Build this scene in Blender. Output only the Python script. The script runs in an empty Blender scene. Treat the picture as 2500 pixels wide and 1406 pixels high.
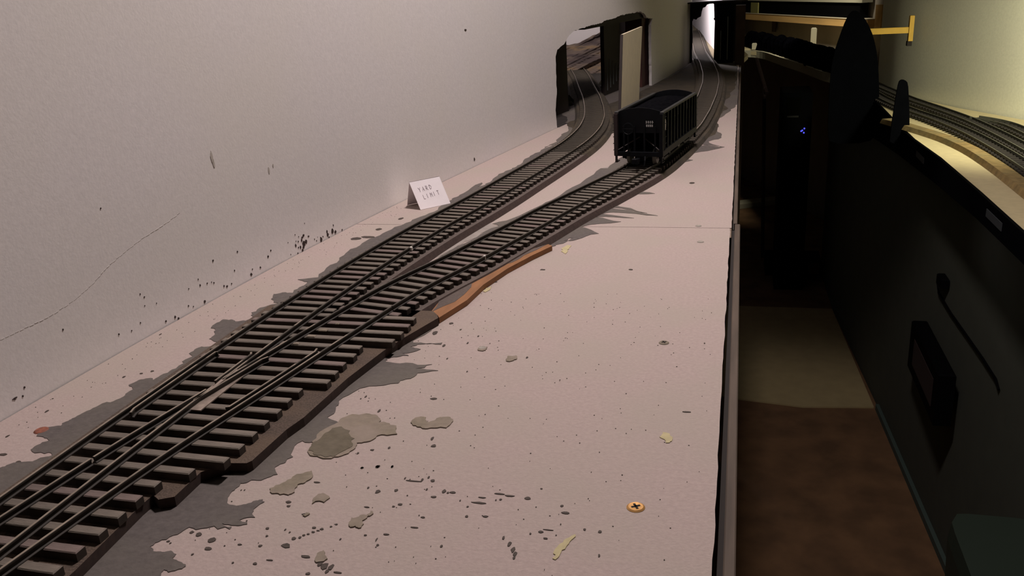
import bpy, bmesh, math, random
from mathutils import Vector, Matrix
from mathutils.geometry import delaunay_2d_cdt

# ------------------------------------------------------------------ camera
scene = bpy.context.scene
COL = scene.collection
CAM_H = 0.2245
F_PX, HORIZON, ROLL, YAW = 2120.0, -30.0, math.radians(-3.4), math.radians(15.2)
PITCH = math.atan((703 - HORIZON) / F_PX)
cam_data = bpy.data.cameras.new('camera')
cam_data.sensor_width = 36.0
cam_data.lens = F_PX / 2500.0 * 36.0
cam_data.clip_start = 0.01
cam_data.clip_end = 50
cam = bpy.data.objects.new('camera', cam_data)
COL.objects.link(cam)
_cp, _sp = math.cos(PITCH), math.sin(PITCH)
def _w(x, y):                                  # image-plane direction to world
    c, s = math.cos(ROLL), math.sin(ROLL)
    x, y = c * x - s * y, s * x + c * y
    X, Y, Z = x, y * _sp, y * _cp
    c, s = math.cos(YAW), math.sin(YAW)
    return Vector((X * c - Y * s, X * s + Y * c, Z))
_fwd = Vector((-_cp * math.sin(YAW), _cp * math.cos(YAW), -_sp))
_right, _up = _w(1, 0), _w(0, 1)
cam.matrix_world = Matrix.Translation((0, 0, CAM_H)) @ Matrix((
    (_right.x, _up.x, -_fwd.x), (_right.y, _up.y, -_fwd.y), (_right.z, _up.z, -_fwd.z))).to_4x4()
scene.camera = cam

# ------------------------------------------------------------------ light
scene.view_settings.view_transform = 'Standard'
scene.view_settings.look = 'None'
scene.view_settings.gamma = 1.0
scene.view_settings.use_curve_mapping = False
scene.view_settings.exposure = 0.0
world = bpy.data.worlds.new('world')
scene.world = world
world.use_nodes = True
world.node_tree.nodes['Background'].inputs[0].default_value = (0.5, 0.5, 0.6, 1)
world.node_tree.nodes['Background'].inputs[1].default_value = 0.004

def lamp(name, kind, loc, energy, color, target=None, **kw):
    d = bpy.data.lights.new(name, kind)
    d.energy = energy; d.color = color
    for k, v in kw.items(): setattr(d, k, v)
    o = bpy.data.objects.new(name, d)
    o.location = loc
    if target is not None:
        o.rotation_euler = (Vector(target) - Vector(loc)).to_track_quat('-Z', 'Y').to_euler()
    COL.objects.link(o)
    return o
lamp('ceiling_lamp_over_shelf', 'SPOT', (-.055, 0.92, 1.08), 48.5, (1.0, 0.87, 0.845), (-0.05, 0.92, 0.0),
     spot_size=math.radians(99), spot_blend=0.28, shadow_soft_size=0.07)
lamp('ceiling_lamp_over_table', 'SPOT', (.84, 1.62, 0.46), 80.0, (1.0, 0.94, 0.68), (0.71, 2.38, -.06),
     spot_size=math.radians(66), spot_blend=0.85, shadow_soft_size=0.08)
lamp('lamp_behind_portal', 'POINT', (-0.36, 3.0, 0.32), 12.0, (1.0, 0.90, 0.92), shadow_soft_size=0.06)
lamp('lamp_in_tunnel', 'SPOT', (-0.66, 1.80, 0.50), 14.0, (1.0, 0.86, 0.80), (-.42, 2.50, .10),
     spot_size=math.radians(75), spot_blend=0.6, shadow_soft_size=0.04)
lamp('added_back_light', 'SPOT', (0.28, 4.55, 0.60), 34.0, (1.0, 0.92, 0.72), (.36, 5.6, -.05),  # unseen spot added to brighten the beam and back wall
     spot_size=math.radians(95), spot_blend=0.5, shadow_soft_size=0.05)

# ------------------------------------------------------------------ data (metres)
WALL = [[-0.424, -1.0], [-0.422, 0.0], [-0.417, 0.368], [-0.414, 0.454], [-0.408, 0.566], [-0.398, 0.7], [-0.377, 0.877], [-0.339, 1.126], [-0.291, 1.433], [-0.185, 2.017], [-0.133, 2.532]]
HOLE = [[2.4307, -0.001], [2.4263, 0.0293], [2.4351, 0.0554], [2.4349, 0.0876], [2.436, 0.1142], [2.4447, 0.1244], [2.4596, 0.1277], [2.4767, 0.1303], [2.4867, 0.1354], [2.4948, 0.1401], [2.5087, 0.1444], [2.5228, 0.1481], [2.5469, 0.1493], [2.5676, 0.1507], [2.6059, 0.1518], [2.655, 0.1524], [2.6973, 0.1566], [2.7389, 0.1573], [2.7515, 0.1574], [2.7772, 0.1598], [2.8306, 0.161], [2.8868, 0.1615], [2.9251, 0.1613], [2.9492, 0.156], [2.9645, 0.1486], [2.9897, 0.1448], [3.0155, 0.1426], [3.0089, 0.1352], [3.0023, 0.1296], [3.0049, 0.0794], [3.0072, -0.0003]]
CRACK = [[1.3817, 0.046], [1.4001, 0.0461], [1.4198, 0.046], [1.4417, 0.0489], [1.4598, 0.0539], [1.4751, 0.0605], [1.4925, 0.0653], [1.5127, 0.0698], [1.5383, 0.0734], [1.5584, 0.0776]]
WSPECK = [[1.7041, 0.0188, 0.0005, 0.0006], [1.7093, 0.0154, 0.0005, 0.0006], [1.7027, 0.0088, 0.0011, 0.0016], [1.7076, 0.0112, 0.0007, 0.0009], [1.7041, 0.0126, 0.0005, 0.0005], [1.7067, 0.0055, 0.0008, 0.0008], [1.7099, 0.0049, 0.0011, 0.0016], [1.7124, 0.0012, 0.0015, 0.0016], [1.7174, 0.0144, 0.0017, 0.0014], [1.7147, 0.013, 0.0014, 0.0012], [1.7132, 0.0108, 0.0011, 0.0016], [1.7159, 0.0066, 0.0024, 0.003], [1.7201, 0.0075, 0.0018, 0.0022], [1.7148, 0.0035, 0.0017, 0.0016], [1.7044, 0.0006, 0.0009, 0.001], [1.7251, 0.0113, 0.0012, 0.0009], [1.7343, 0.0058, 0.0007, 0.0007], [1.7374, 0.0034, 0.0007, 0.0007], [1.7447, 0.0044, 0.0008, 0.0008], [1.7453, 0.002, 0.0021, 0.0025], [1.7491, 0.0041, 0.0007, 0.0009], [1.7571, 0.0067, 0.0013, 0.0019], [1.7578, 0.0038, 0.0016, 0.0019], [1.7594, 0.0005, 0.0011, 0.0011], [1.7667, 0.0049, 0.0021, 0.0027], [1.7695, 0.0101, 0.0006, 0.0011], [1.7719, 0.0028, 0.0017, 0.0016], [1.7844, 0.0015, 0.0009, 0.0007], [1.6638, 0.0154, 0.0007, 0.0007], [1.6587, 0.0114, 0.0008, 0.0011], [1.6914, 0.0149, 0.0004, 0.0005], [1.7217, 0.0251, 0.0005, 0.0004], [1.6931, 0.0028, 0.0004, 0.0008], [1.7398, 0.0063, 0.0003, 0.0004], [1.5855, 0.0307, 0.001, 0.0009], [1.6179, 0.0283, 0.0008, 0.0008], [1.6101, 0.0143, 0.0007, 0.0007], [1.6588, 0.0116, 0.0011, 0.001], [1.664, 0.0156, 0.0009, 0.0008], [1.6455, 0.0056, 0.0011, 0.001], [1.6314, 0.0039, 0.0015, 0.0014], [1.6342, 0.0077, 0.0007, 0.0006], [1.5641, 0.0221, 0.0006, 0.0006], [1.5651, 0.0168, 0.0009, 0.0009], [1.5738, 0.0155, 0.0008, 0.0007], [1.5792, 0.0147, 0.0005, 0.0005], [1.5818, 0.0131, 0.0007, 0.0007], [1.5935, 0.0064, 0.0009, 0.0009], [1.5973, 0.0048, 0.0011, 0.0011], [1.6036, 0.005, 0.0008, 0.0007], [1.5515, 0.0186, 0.0005, 0.0005], [1.5004, 0.0324, 0.0005, 0.0006], [1.5038, 0.0289, 0.0007, 0.0006], [1.5025, 0.0227, 0.0004, 0.0005], [1.567, 0.0025, 0.0012, 0.0012], [1.5477, 0.0059, 0.0007, 0.0007], [1.5309, 0.0031, 0.0009, 0.001], [1.5344, 0.0007, 0.0009, 0.001], [1.5205, 0.0037, 0.0008, 0.0009], [1.4949, 0.0125, 0.0005, 0.0006], [1.4729, 0.0126, 0.0006, 0.0007], [1.4275, 0.0342, 0.0006, 0.0007], [1.4851, 0.0103, 0.0005, 0.0005], [1.553, 0.0034, 0.0006, 0.0005], [1.5146, 0.0202, 0.0004, 0.0004], [1.3892, 0.0118, 0.0007, 0.0007], [1.3807, 0.0081, 0.0007, 0.0007], [1.3865, 0.0072, 0.0007, 0.0007], [1.3808, 0.0086, 0.0019, 0.0005], [2.1102, 0.0097, 0.0019, 0.0022], [2.1107, 0.1764, 0.003, 0.0013], [1.481, 0.1003, 0.0007, 0.0005]]
WSMUDGE = [[1.6055, 0.1106], [1.6067, 0.1054], [1.6859, 0.0872], [1.6788, 0.0843], [1.8962, 0.0835]]
PAINT = [[-0.3799, 0.2869], [-0.3729, 0.3211], [-0.3705, 0.3252], [-0.3642, 0.3287], [-0.3583, 0.3339], [-0.3535, 0.3368], [-0.3594, 0.3381], [-0.3709, 0.3408], [-0.3711, 0.3453], [-0.3677, 0.3513], [-0.3728, 0.3534], [-0.3807, 0.357], [-0.384, 0.3614], [-0.3813, 0.3647], [-0.3741, 0.3677], [-0.3758, 0.3705], [-0.3743, 0.3748], [-0.3732, 0.3785], [-0.3723, 0.3844], [-0.3699, 0.3922], [-0.365, 0.3988], [-0.3621, 0.4065], [-0.3634, 0.412], [-0.363, 0.4179], [-0.3701, 0.4229], [-0.3681, 0.4304], [-0.3636, 0.4335], [-0.3583, 0.4317], [-0.3574, 0.4411], [-0.3542, 0.4498], [-0.3542, 0.459], [-0.3547, 0.4692], [-0.3604, 0.474], [-0.3603, 0.4826], [-0.3545, 0.4862], [-0.351, 0.4909], [-0.3508, 0.4947], [-0.358, 0.4983], [-0.3614, 0.5033], [-0.3635, 0.5108], [-0.3723, 0.5194], [-0.3738, 0.5299], [-0.3728, 0.5367], [-0.3662, 0.5374], [-0.3606, 0.5338], [-0.3534, 0.5362], [-0.3502, 0.5425], [-0.3553, 0.5471], [-0.357, 0.5592], [-0.3534, 0.5668], [-0.3508, 0.5717], [-0.3471, 0.5748], [-0.3586, 0.5879], [-0.3622, 0.5945], [-0.3565, 0.5989], [-0.3472, 0.5988], [-0.3483, 0.6117], [-0.3465, 0.6191], [-0.3475, 0.6264], [-0.3598, 0.6318], [-0.344, 0.6385], [-0.349, 0.6723], [-0.3489, 0.7018], [-0.3476, 0.7267], [-0.3466, 0.7559], [-0.3394, 0.7828], [-0.3313, 0.8159], [-0.3246, 0.841], [-0.315, 0.8709], [-0.3136, 0.9177], [-0.3114, 0.9356], [-0.3099, 0.95], [-0.3036, 1.0066], [-0.3027, 0.9819], [-0.2974, 0.9997], [-0.2951, 1.0369], [-0.2913, 1.074], [-0.2871, 1.0919], [-0.2817, 1.1158], [-0.2811, 1.1667], [-0.2745, 1.2058], [-0.2672, 1.2637], [-0.2741, 1.2376], [-0.2658, 1.2877], [-0.2695, 1.3425], [-0.267, 1.3889], [-0.2761, 1.4525], [-0.289, 1.4761], [-0.295, 1.5229], [-0.3138, 1.5744], [-0.3076, 1.6148], [-0.3181, 1.671], [-0.2681, 2.0879], [-0.183, 1.9929], [-0.1317, 2.507], [-0.0135, 2.4854], [-0.004, 1.6508], [-0.0067, 1.63], [-0.0184, 1.5561], [-0.0332, 1.4887], [-0.0439, 1.4509], [-0.0313, 1.4123], [-0.0341, 1.3772], [-0.0259, 1.3426], [-0.0282, 1.2899], [-0.0415, 1.2742], [-0.0232, 1.2249], [-0.0594, 1.2525], [-0.067, 1.2153], [-0.0438, 1.245], [-0.0183, 1.2277], [-0.0505, 1.1934], [-0.0727, 1.1572], [-0.0563, 1.1372], [-0.0761, 1.1063], [-0.0914, 1.0572], [-0.1116, 1.0051], [-0.1168, 1.0008], [-0.1001, 0.9858], [-0.1206, 0.9692], [-0.0988, 0.9734], [-0.1196, 0.9611], [-0.0879, 0.9494], [-0.12, 0.9413], [-0.1288, 0.9001], [-0.0878, 0.8632], [-0.1314, 0.8876], [-0.0762, 0.8537], [-0.1215, 0.8656], [-0.1332, 0.8586], [-0.0988, 0.8434], [-0.1387, 0.8453], [-0.11, 0.8289], [-0.1459, 0.8093], [-0.1254, 0.7854], [-0.1431, 0.7638], [-0.1546, 0.7591], [-0.144, 0.7733], [-0.153, 0.7512], [-0.1615, 0.7403], [-0.1725, 0.7096], [-0.1852, 0.6717], [-0.1946, 0.6289], [-0.203, 0.5796], [-0.2074, 0.5505], [-0.2079, 0.5393], [-0.2067, 0.5264], [-0.21, 0.5179], [-0.2103, 0.5099], [-0.1902, 0.5122], [-0.1902, 0.5093], [-0.2062, 0.5075], [-0.2098, 0.5029], [-0.2013, 0.4997], [-0.2119, 0.4916], [-0.2055, 0.4883], [-0.2125, 0.4855], [-0.2194, 0.482], [-0.2176, 0.4776], [-0.2034, 0.4774], [-0.1854, 0.4771], [-0.1942, 0.4691], [-0.1784, 0.4685], [-0.1902, 0.4634], [-0.1945, 0.4538], [-0.197, 0.4477], [-0.2135, 0.4415], [-0.2199, 0.4321], [-0.2221, 0.4166], [-0.2209, 0.4095], [-0.2214, 0.3993], [-0.212, 0.3947], [-0.2048, 0.3905], [-0.2131, 0.3822], [-0.2135, 0.3722], [-0.2229, 0.3721], [-0.2231, 0.3607], [-0.2212, 0.3497], [-0.2233, 0.3469], [-0.2195, 0.3383], [-0.2241, 0.3334], [-0.2302, 0.3313], [-0.234, 0.3276], [-0.234, 0.3227], [-0.2341, 0.318], [-0.2321, 0.3126], [-0.2252, 0.3091], [-0.2214, 0.3111], [-0.2181, 0.3148], [-0.2154, 0.3163], [-0.2135, 0.3145], [-0.2149, 0.3108], [-0.2147, 0.3067], [-0.2113, 0.3019], [-0.2174, 0.2986], [-0.2129, 0.2977], [-0.2121, 0.2963], [-0.2171, 0.2945], [-0.2241, 0.2949], [-0.2183, 0.2933], [-0.218, 0.2914], [-0.2294, 0.2905], [-0.2378, 0.2897], [-0.2399, 0.2837], [-0.2446, 0.2789], [-0.2468, 0.2733], [-0.2415, 0.2706], [-0.2378, 0.271], [-0.2354, 0.2723], [-0.2316, 0.2706], [-0.2315, 0.2677], [-0.2265, 0.266], [-0.2223, 0.2636], [-0.2229, 0.2619], [-0.2274, 0.2589], [-0.2302, 0.26], [-0.227, 0.2535], [-0.2152, 0.2354], [-0.2027, 0.2153]]
PAINTHOLE = [[-0.2027, 1.479], [-0.2037, 1.4658], [-0.2064, 1.4029], [-0.2037, 1.3184], [-0.195, 1.3104], [-0.2038, 1.2593], [-0.2032, 1.2142], [-0.2073, 1.1434], [-0.1977, 1.143], [-0.2065, 1.1268], [-0.2121, 1.1002], [-0.2095, 1.0745], [-0.2182, 1.0648], [-0.2267, 0.9628], [-0.2313, 0.9325], [-0.2431, 0.9149], [-0.2533, 0.8433], [-0.2545, 0.8094], [-0.2546, 0.7678], [-0.2608, 0.724], [-0.2644, 0.689], [-0.2702, 0.6631], [-0.2721, 0.6389], [-0.2641, 0.6569], [-0.257, 0.6895], [-0.2527, 0.7232], [-0.2459, 0.7474], [-0.238, 0.7889], [-0.2291, 0.8089], [-0.2384, 0.8163], [-0.2268, 0.8294], [-0.2125, 0.87], [-0.2041, 0.8968], [-0.1985, 0.9155], [-0.1904, 0.9629], [-0.1805, 0.999], [-0.1722, 1.0517], [-0.1691, 1.0887], [-0.1601, 1.0884], [-0.1569, 1.1223], [-0.1512, 1.1665], [-0.1494, 1.2203], [-0.1718, 1.3794], [-0.2006, 1.5106]]
TAN = [[[-0.2171, 0.3717], [-0.2163, 0.3864], [-0.2128, 0.3975], [-0.2084, 0.4046], [-0.2005, 0.4067], [-0.1932, 0.4052], [-0.1892, 0.3975], [-0.1844, 0.3977], [-0.1779, 0.3953], [-0.174, 0.3865], [-0.1791, 0.3844], [-0.1843, 0.3827], [-0.1874, 0.376], [-0.192, 0.374], [-0.1911, 0.3668], [-0.1945, 0.3603], [-0.2008, 0.3565], [-0.2095, 0.3577], [-0.2149, 0.3619], [-0.2142, 0.3672]], [[-0.1713, 0.4], [-0.1705, 0.4059], [-0.1649, 0.4072], [-0.1616, 0.4014], [-0.1568, 0.4083], [-0.1511, 0.4091], [-0.1484, 0.4032], [-0.1495, 0.397], [-0.1562, 0.396], [-0.1604, 0.3945], [-0.1673, 0.3972]], [[-0.2168, 0.3255], [-0.2128, 0.3309], [-0.2105, 0.337], [-0.2067, 0.3407], [-0.2034, 0.344], [-0.2003, 0.3386], [-0.2017, 0.3331], [-0.2045, 0.3308], [-0.2028, 0.3244], [-0.2046, 0.3216], [-0.2103, 0.3221], [-0.2143, 0.3222]], [[-0.1896, 0.3163], [-0.1903, 0.3246], [-0.1882, 0.3257], [-0.1833, 0.3225], [-0.1844, 0.3185], [-0.1882, 0.3189]], [[-0.1653, 0.304], [-0.1661, 0.3087], [-0.1628, 0.3112], [-0.16, 0.3117], [-0.1588, 0.3099], [-0.1601, 0.3074], [-0.1585, 0.3023], [-0.1616, 0.303], [-0.1635, 0.3018]], [[-0.16, 0.3117], [-0.1594, 0.3151], [-0.1573, 0.3134], [-0.1584, 0.3113]], [[-0.1628, 0.5035], [-0.1627, 0.509], [-0.1574, 0.5082], [-0.157, 0.5028], [-0.1601, 0.5017]], [[-0.1401, 0.4902], [-0.1401, 0.4954], [-0.1349, 0.4967], [-0.1331, 0.4924], [-0.1355, 0.4882], [-0.1385, 0.4872]], [[-0.1681, 0.2761], [-0.1698, 0.2814], [-0.168, 0.2838], [-0.1637, 0.2788], [-0.1646, 0.2767]], [[-0.1895, 0.3068], [-0.1888, 0.3096], [-0.1868, 0.3086], [-0.188, 0.3061]]]
GCOVER = [[-0.206, 1.3], [-0.19, 1.36], [-0.15, 1.34], [-0.12, 1.3], [-0.05, 1.26], [-0.034, 1.33], [-0.036, 1.45], [-0.028, 1.55], [-0.022, 1.62], [-0.026, 1.72], [-0.015, 1.85], [-0.012, 2.0], [-0.01, 2.2], [-0.012, 2.4], [-0.012, 2.49], [-0.128, 2.49], [-0.15, 2.3], [-0.165, 2.15], [-0.183, 2.05], [-0.199, 1.93], [-0.236, 1.73], [-0.252, 1.65], [-0.2645, 1.58], [-0.2775, 1.51], [-0.283, 1.46], [-0.268, 1.42], [-0.262, 1.4], [-0.25, 1.36], [-0.23, 1.32]]
OLIVE = [[-0.216, 0.3709], [-0.2141, 0.3793], [-0.2124, 0.387], [-0.2079, 0.3895], [-0.2013, 0.3858], [-0.1952, 0.378], [-0.1929, 0.3708], [-0.1947, 0.3658], [-0.1976, 0.3595], [-0.2022, 0.3571], [-0.2092, 0.3585], [-0.2144, 0.3624]]
YEL = [[[-0.0698, 0.2955], [-0.0702, 0.2999], [-0.0675, 0.3067], [-0.0649, 0.3118], [-0.0633, 0.3133], [-0.0637, 0.3102], [-0.0654, 0.305], [-0.067, 0.2999], [-0.0684, 0.2946]], [[-0.0353, 0.4036], [-0.0341, 0.409], [-0.0304, 0.4078], [-0.0288, 0.4002], [-0.0317, 0.3981]], [[-0.1512, 0.7357], [-0.1483, 0.7462], [-0.1441, 0.7439], [-0.1454, 0.731], [-0.1449, 0.7187], [-0.15, 0.7257]], [[-0.1913, 0.6174], [-0.1879, 0.6295], [-0.187, 0.6236], [-0.1889, 0.6138]]]
GREY = [[[-0.2686, 0.6792], [-0.266, 0.716], [-0.2587, 0.7676], [-0.2478, 0.8159], [-0.2405, 0.821], [-0.2296, 0.8043], [-0.238, 0.7889], [-0.244, 0.7599], [-0.2502, 0.7404], [-0.2567, 0.7115], [-0.2624, 0.6832]], [[-0.1675, 1.0886], [-0.1609, 1.1013], [-0.154, 1.0933], [-0.1548, 1.0732], [-0.1614, 1.0684]]]
SPECK = [[-0.1716, 0.3534, 0.00122, 0.00155], [-0.1792, 0.3509, 0.00081, 0.00091], [-0.1643, 0.3545, 0.00067, 0.00116], [-0.1626, 0.3315, 0.00128, 0.00163], [-0.1686, 0.3341, 0.00052, 0.00095], [-0.1542, 0.334, 0.00096, 0.00116], [-0.1424, 0.3477, 0.00052, 0.00121], [-0.1394, 0.345, 0.00142, 0.00108], [-0.2019, 0.3164, 0.0016, 0.00105], [-0.2001, 0.3131, 0.00115, 0.00069], [-0.2216, 0.2825, 0.00181, 0.00187], [-0.2199, 0.2766, 0.00197, 0.00121], [-0.1861, 0.2845, 0.00224, 0.00157], [-0.2301, 0.2853, 0.00153, 0.00161], [-0.2344, 0.2864, 0.00105, 0.00109], [-0.201, 0.2949, 0.00092, 0.00085], [-0.174, 0.2788, 0.00241, 0.00094], [-0.1976, 0.2825, 0.00089, 0.0008], [-0.1984, 0.2896, 0.0006, 0.00072], [-0.18, 0.299, 0.00109, 0.00073], [-0.1853, 0.2899, 0.00119, 0.00101], [-0.1829, 0.2911, 0.00066, 0.00091], [-0.182, 0.2929, 0.00078, 0.00081], [-0.1804, 0.2941, 0.00072, 0.00061], [-0.1788, 0.2959, 0.00102, 0.00061], [-0.1771, 0.2972, 0.0009, 0.00041], [-0.1759, 0.2986, 0.00103, 0.00072], [-0.1726, 0.3011, 0.0006, 0.00052], [-0.1709, 0.3031, 0.00067, 0.00052], [-0.1933, 0.2706, 0.00103, 0.00084], [-0.1479, 0.3229, 0.00124, 0.00088], [-0.1504, 0.3208, 0.00074, 0.00066], [-0.1627, 0.3183, 0.00137, 0.00055], [-0.1962, 0.3347, 0.00166, 0.00062], [-0.1656, 0.2755, 0.00113, 0.00182], [-0.1629, 0.2742, 0.00169, 0.00224], [-0.1598, 0.2739, 0.00123, 0.00223], [-0.1603, 0.2712, 0.00084, 0.00132], [-0.1555, 0.2712, 0.00222, 0.00061], [-0.1675, 0.2684, 0.00111, 0.00088], [-0.1455, 0.2997, 0.00147, 0.00059], [-0.1482, 0.2952, 0.00035, 0.00145], [-0.1462, 0.2917, 0.00064, 0.00076], [-0.1184, 0.2955, 0.00057, 0.00093], [-0.1337, 0.3148, 0.00109, 0.00073], [-0.1348, 0.3067, 0.00237, 0.0005], [-0.1888, 0.3081, 0.00174, 0.00099], [-0.2243, 0.2718, 0.00059, 0.0007], [-0.2073, 0.2818, 0.00107, 0.00051], [-0.1924, 0.2954, 0.00043, 0.00073], [-0.1894, 0.2939, 0.00042, 0.00062], [-0.1881, 0.2739, 0.00173, 0.00047], [-0.2033, 0.2695, 0.00058, 0.00057], [-0.1537, 0.345, 0.00039, 0.00122], [-0.1489, 0.3433, 0.00422, 0.00048], [-0.1448, 0.3449, 0.00065, 0.00156], [-0.1341, 0.3315, 0.00157, 0.00078], [-0.1309, 0.3368, 0.00095, 0.00171], [-0.1287, 0.336, 0.00063, 0.00079], [-0.1397, 0.3371, 0.00045, 0.00093], [-0.2304, 0.3221, 0.00033, 0.00062], [-0.2288, 0.3224, 0.00033, 0.00062], [-0.241, 0.2785, 0.00091, 0.00064], [-0.2392, 0.2774, 0.00042, 0.00063], [-0.1545, 0.2975, 0.00077, 0.00059], [-0.1643, 0.2929, 0.00041, 0.00079], [-0.1265, 0.3366, 0.00147, 0.00096], [-0.104, 0.3389, 0.00262, 0.00063], [-0.099, 0.338, 0.0026, 0.00072], [-0.0901, 0.3373, 0.0016, 0.00122], [-0.1113, 0.3346, 0.00191, 0.00052], [-0.1117, 0.3301, 0.00344, 0.00081], [-0.1044, 0.3336, 0.0004, 0.00071], [-0.1024, 0.3343, 0.00075, 0.00072], [-0.1209, 0.3305, 0.00041, 0.00072], [-0.116, 0.3262, 0.00057, 0.0007], [-0.1141, 0.3187, 0.0009, 0.00097], [-0.1057, 0.3201, 0.00134, 0.00077], [-0.0733, 0.3337, 0.00084, 0.00089], [-0.0704, 0.3286, 0.00221, 0.00105], [-0.0827, 0.3107, 0.00048, 0.00071], [-0.0785, 0.3127, 0.00107, 0.0009], [-0.0754, 0.3147, 0.00268, 0.00027], [-0.0755, 0.3084, 0.00116, 0.00061], [-0.06, 0.3176, 0.00069, 0.0009], [-0.0533, 0.3171, 0.00079, 0.00107], [-0.0511, 0.3005, 0.00051, 0.00098], [-0.0935, 0.3058, 0.00064, 0.00132], [-0.0899, 0.3018, 0.00095, 0.00172], [-0.0874, 0.2985, 0.00094, 0.00211], [-0.0858, 0.2958, 0.00088, 0.00166], [-0.0856, 0.2933, 0.00062, 0.00123], [-0.0711, 0.3196, 0.00032, 0.00055], [-0.0245, 0.3022, 0.0003, 0.0004], [-0.0855, 0.3463, 0.00058, 0.00053], [-0.2011, 0.5289, 0.00187, 0.00354], [-0.1876, 0.5076, 0.0011, 0.00227], [-0.1953, 0.5474, 0.0016, 0.00172], [-0.1683, 0.4304, 0.00217, 0.00115], [-0.1947, 0.4111, 0.00068, 0.00221], [-0.1848, 0.5366, 0.00073, 0.00138], [-0.1728, 0.5138, 0.0006, 0.00178], [-0.1689, 0.5263, 0.00061, 0.00158], [-0.1534, 0.3848, 0.00079, 0.00207], [-0.1501, 0.3775, 0.00155, 0.00154], [-0.173, 0.3722, 0.0007, 0.00109], [-0.181, 0.3687, 0.00117, 0.00093], [-0.1873, 0.3643, 0.0007, 0.00092], [-0.1717, 0.3531, 0.00113, 0.00144], [-0.1791, 0.351, 0.00083, 0.00101], [-0.1642, 0.3543, 0.00075, 0.00114], [-0.1785, 0.487, 0.00058, 0.00117], [-0.1597, 0.4695, 0.00055, 0.00109], [-0.1273, 0.495, 0.00075, 0.00161], [-0.2298, 0.5415, 0.00108, 0.00146], [-0.2099, 0.4277, 0.00053, 0.00159], [-0.2118, 0.4246, 0.00044, 0.00079], [-0.3435, 0.8336, 0.00274, 0.00442], [-0.3513, 0.7914, 0.00352, 0.00409], [-0.3608, 0.7566, 0.00639, 0.0046], [-0.3505, 0.763, 0.00852, 0.00386], [-0.0502, 1.0025, 0.00324, 0.00427], [-0.0176, 0.5311, 0.00052, 0.00102], [-0.1889, 0.6395, 0.00338, 0.00155], [-0.3677, 0.3282, 0.00164, 0.00101], [-0.3828, 0.3337, 0.0024, 0.00132], [-0.0231, 0.4338, 0.00242, 0.00072], [-0.1556, 0.6739, 0.00242, 0.00166], [-0.0827, 0.6793, 0.002, 0.00161], [-0.3973, 0.383, 0.00079, 0.00189], [-0.3818, 0.4336, 0.00085, 0.00143], [-0.3734, 0.4398, 0.00114, 0.00108], [-0.3682, 0.4442, 0.00115, 0.00109], [-0.3747, 0.3701, 0.00013, 0.00029], [-0.3971, 0.3522, 0.00075, 0.00144], [-0.4042, 0.504, 0.00064, 0.00178]]
SCREW = [[-0.0402, 0.3381], [-0.0434, 0.5289], [-0.0347, 0.8168], [-0.0304, 0.7632], [-0.1603, 0.5065], [-0.3819, 0.3612]]
BOARD = [[-0.2591, 0.2299], [-0.2622, 0.2465], [-0.2656, 0.2942], [-0.2654, 0.3033], [-0.2603, 0.3002], [-0.254, 0.3037], [-0.2542, 0.3258], [-0.2454, 0.3359], [-0.2354, 0.3374], [-0.2339, 0.34], [-0.2322, 0.373], [-0.2293, 0.3876], [-0.2262, 0.4392], [-0.2199, 0.4825], [-0.2143, 0.5054], [-0.2031, 0.543]]
ORANGE = [[-0.2041, 0.5455], [-0.1943, 0.5838], [-0.1916, 0.6196], [-0.1824, 0.6619], [-0.17, 0.6993], [-0.1585, 0.7284]]
ORANGEIN = [[-0.2057, 0.5502], [-0.2026, 0.5794], [-0.1998, 0.6131], [-0.2048, 0.6367], [-0.1959, 0.6395], [-0.1927, 0.6633], [-0.1828, 0.6775], [-0.1772, 0.6988], [-0.1623, 0.732]]
CARD = [[-0.3347, 0.8704, 0.0], [-0.31, 0.9005, 0.0], [-0.3624, 0.8995, 0.0]]
STUD = [[[2.8335, 0.1549], [2.8225, -0.0112], [2.9418, -0.0275], [2.6313, 0.1549], [2.6171, 0.0091]]]
RPOST = [[[2.9712, 0.0041], [3.0568, -0.006]]]
PORTAL = [[-0.1291, 0.0005], [-0.1305, 0.0268], [-0.1288, 0.0645], [-0.1304, 0.1074], [-0.1272, 0.1147], [-0.1196, 0.1122], [-0.1164, 0.1163], [-0.1078, 0.1201], [-0.1058, 0.1327], [-0.1027, 0.142], [-0.0963, 0.1438], [-0.0921, 0.1498], [-0.0846, 0.1515], [-0.0815, 0.1556], [-0.0761, 0.1543], [-0.0739, 0.15], [-0.0722, 0.1153], [-0.0743, 0.1122], [-0.0709, 0.1078], [-0.0714, 0.0782], [-0.0715, 0.0278], [-0.0721, -0.0014]]
PTOP = [[-0.1309, 2.5, 0.156], [0.0182, 2.5, 0.1454], [-0.072, 2.5, 0.1624], [-0.0239, 2.5, 0.1475], [0.0098, 2.5, 0.1458], [-0.037, 2.5, 0.1189], [-0.0344, 2.5, 0.0124]]
SKYLINE = [[-0.0845, 2.9494], [-0.1003, 3.1132], [-0.1351, 3.4774], [-0.1833, 4.0275], [-0.2303, 4.4938], [-0.2699, 4.9283]]
RT1 = [[0.4908, 3.5166], [0.5326, 3.0628], [0.5748, 2.8487], [0.6128, 2.6136], [0.6307, 2.3586], [0.6384, 2.1549]]
RT2 = [[0.4329, 3.1717], [0.4931, 2.8191], [0.5351, 2.6368], [0.5674, 2.4045], [0.5799, 2.1868], [0.5848, 1.9575]]
RT3 = [[0.6315, 2.6615], [0.6653, 2.6216], [0.6878, 2.5506], [0.697, 2.3705]]
RT2W = [[0.5885, 2.5018], [0.5501, 2.325]]
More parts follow.
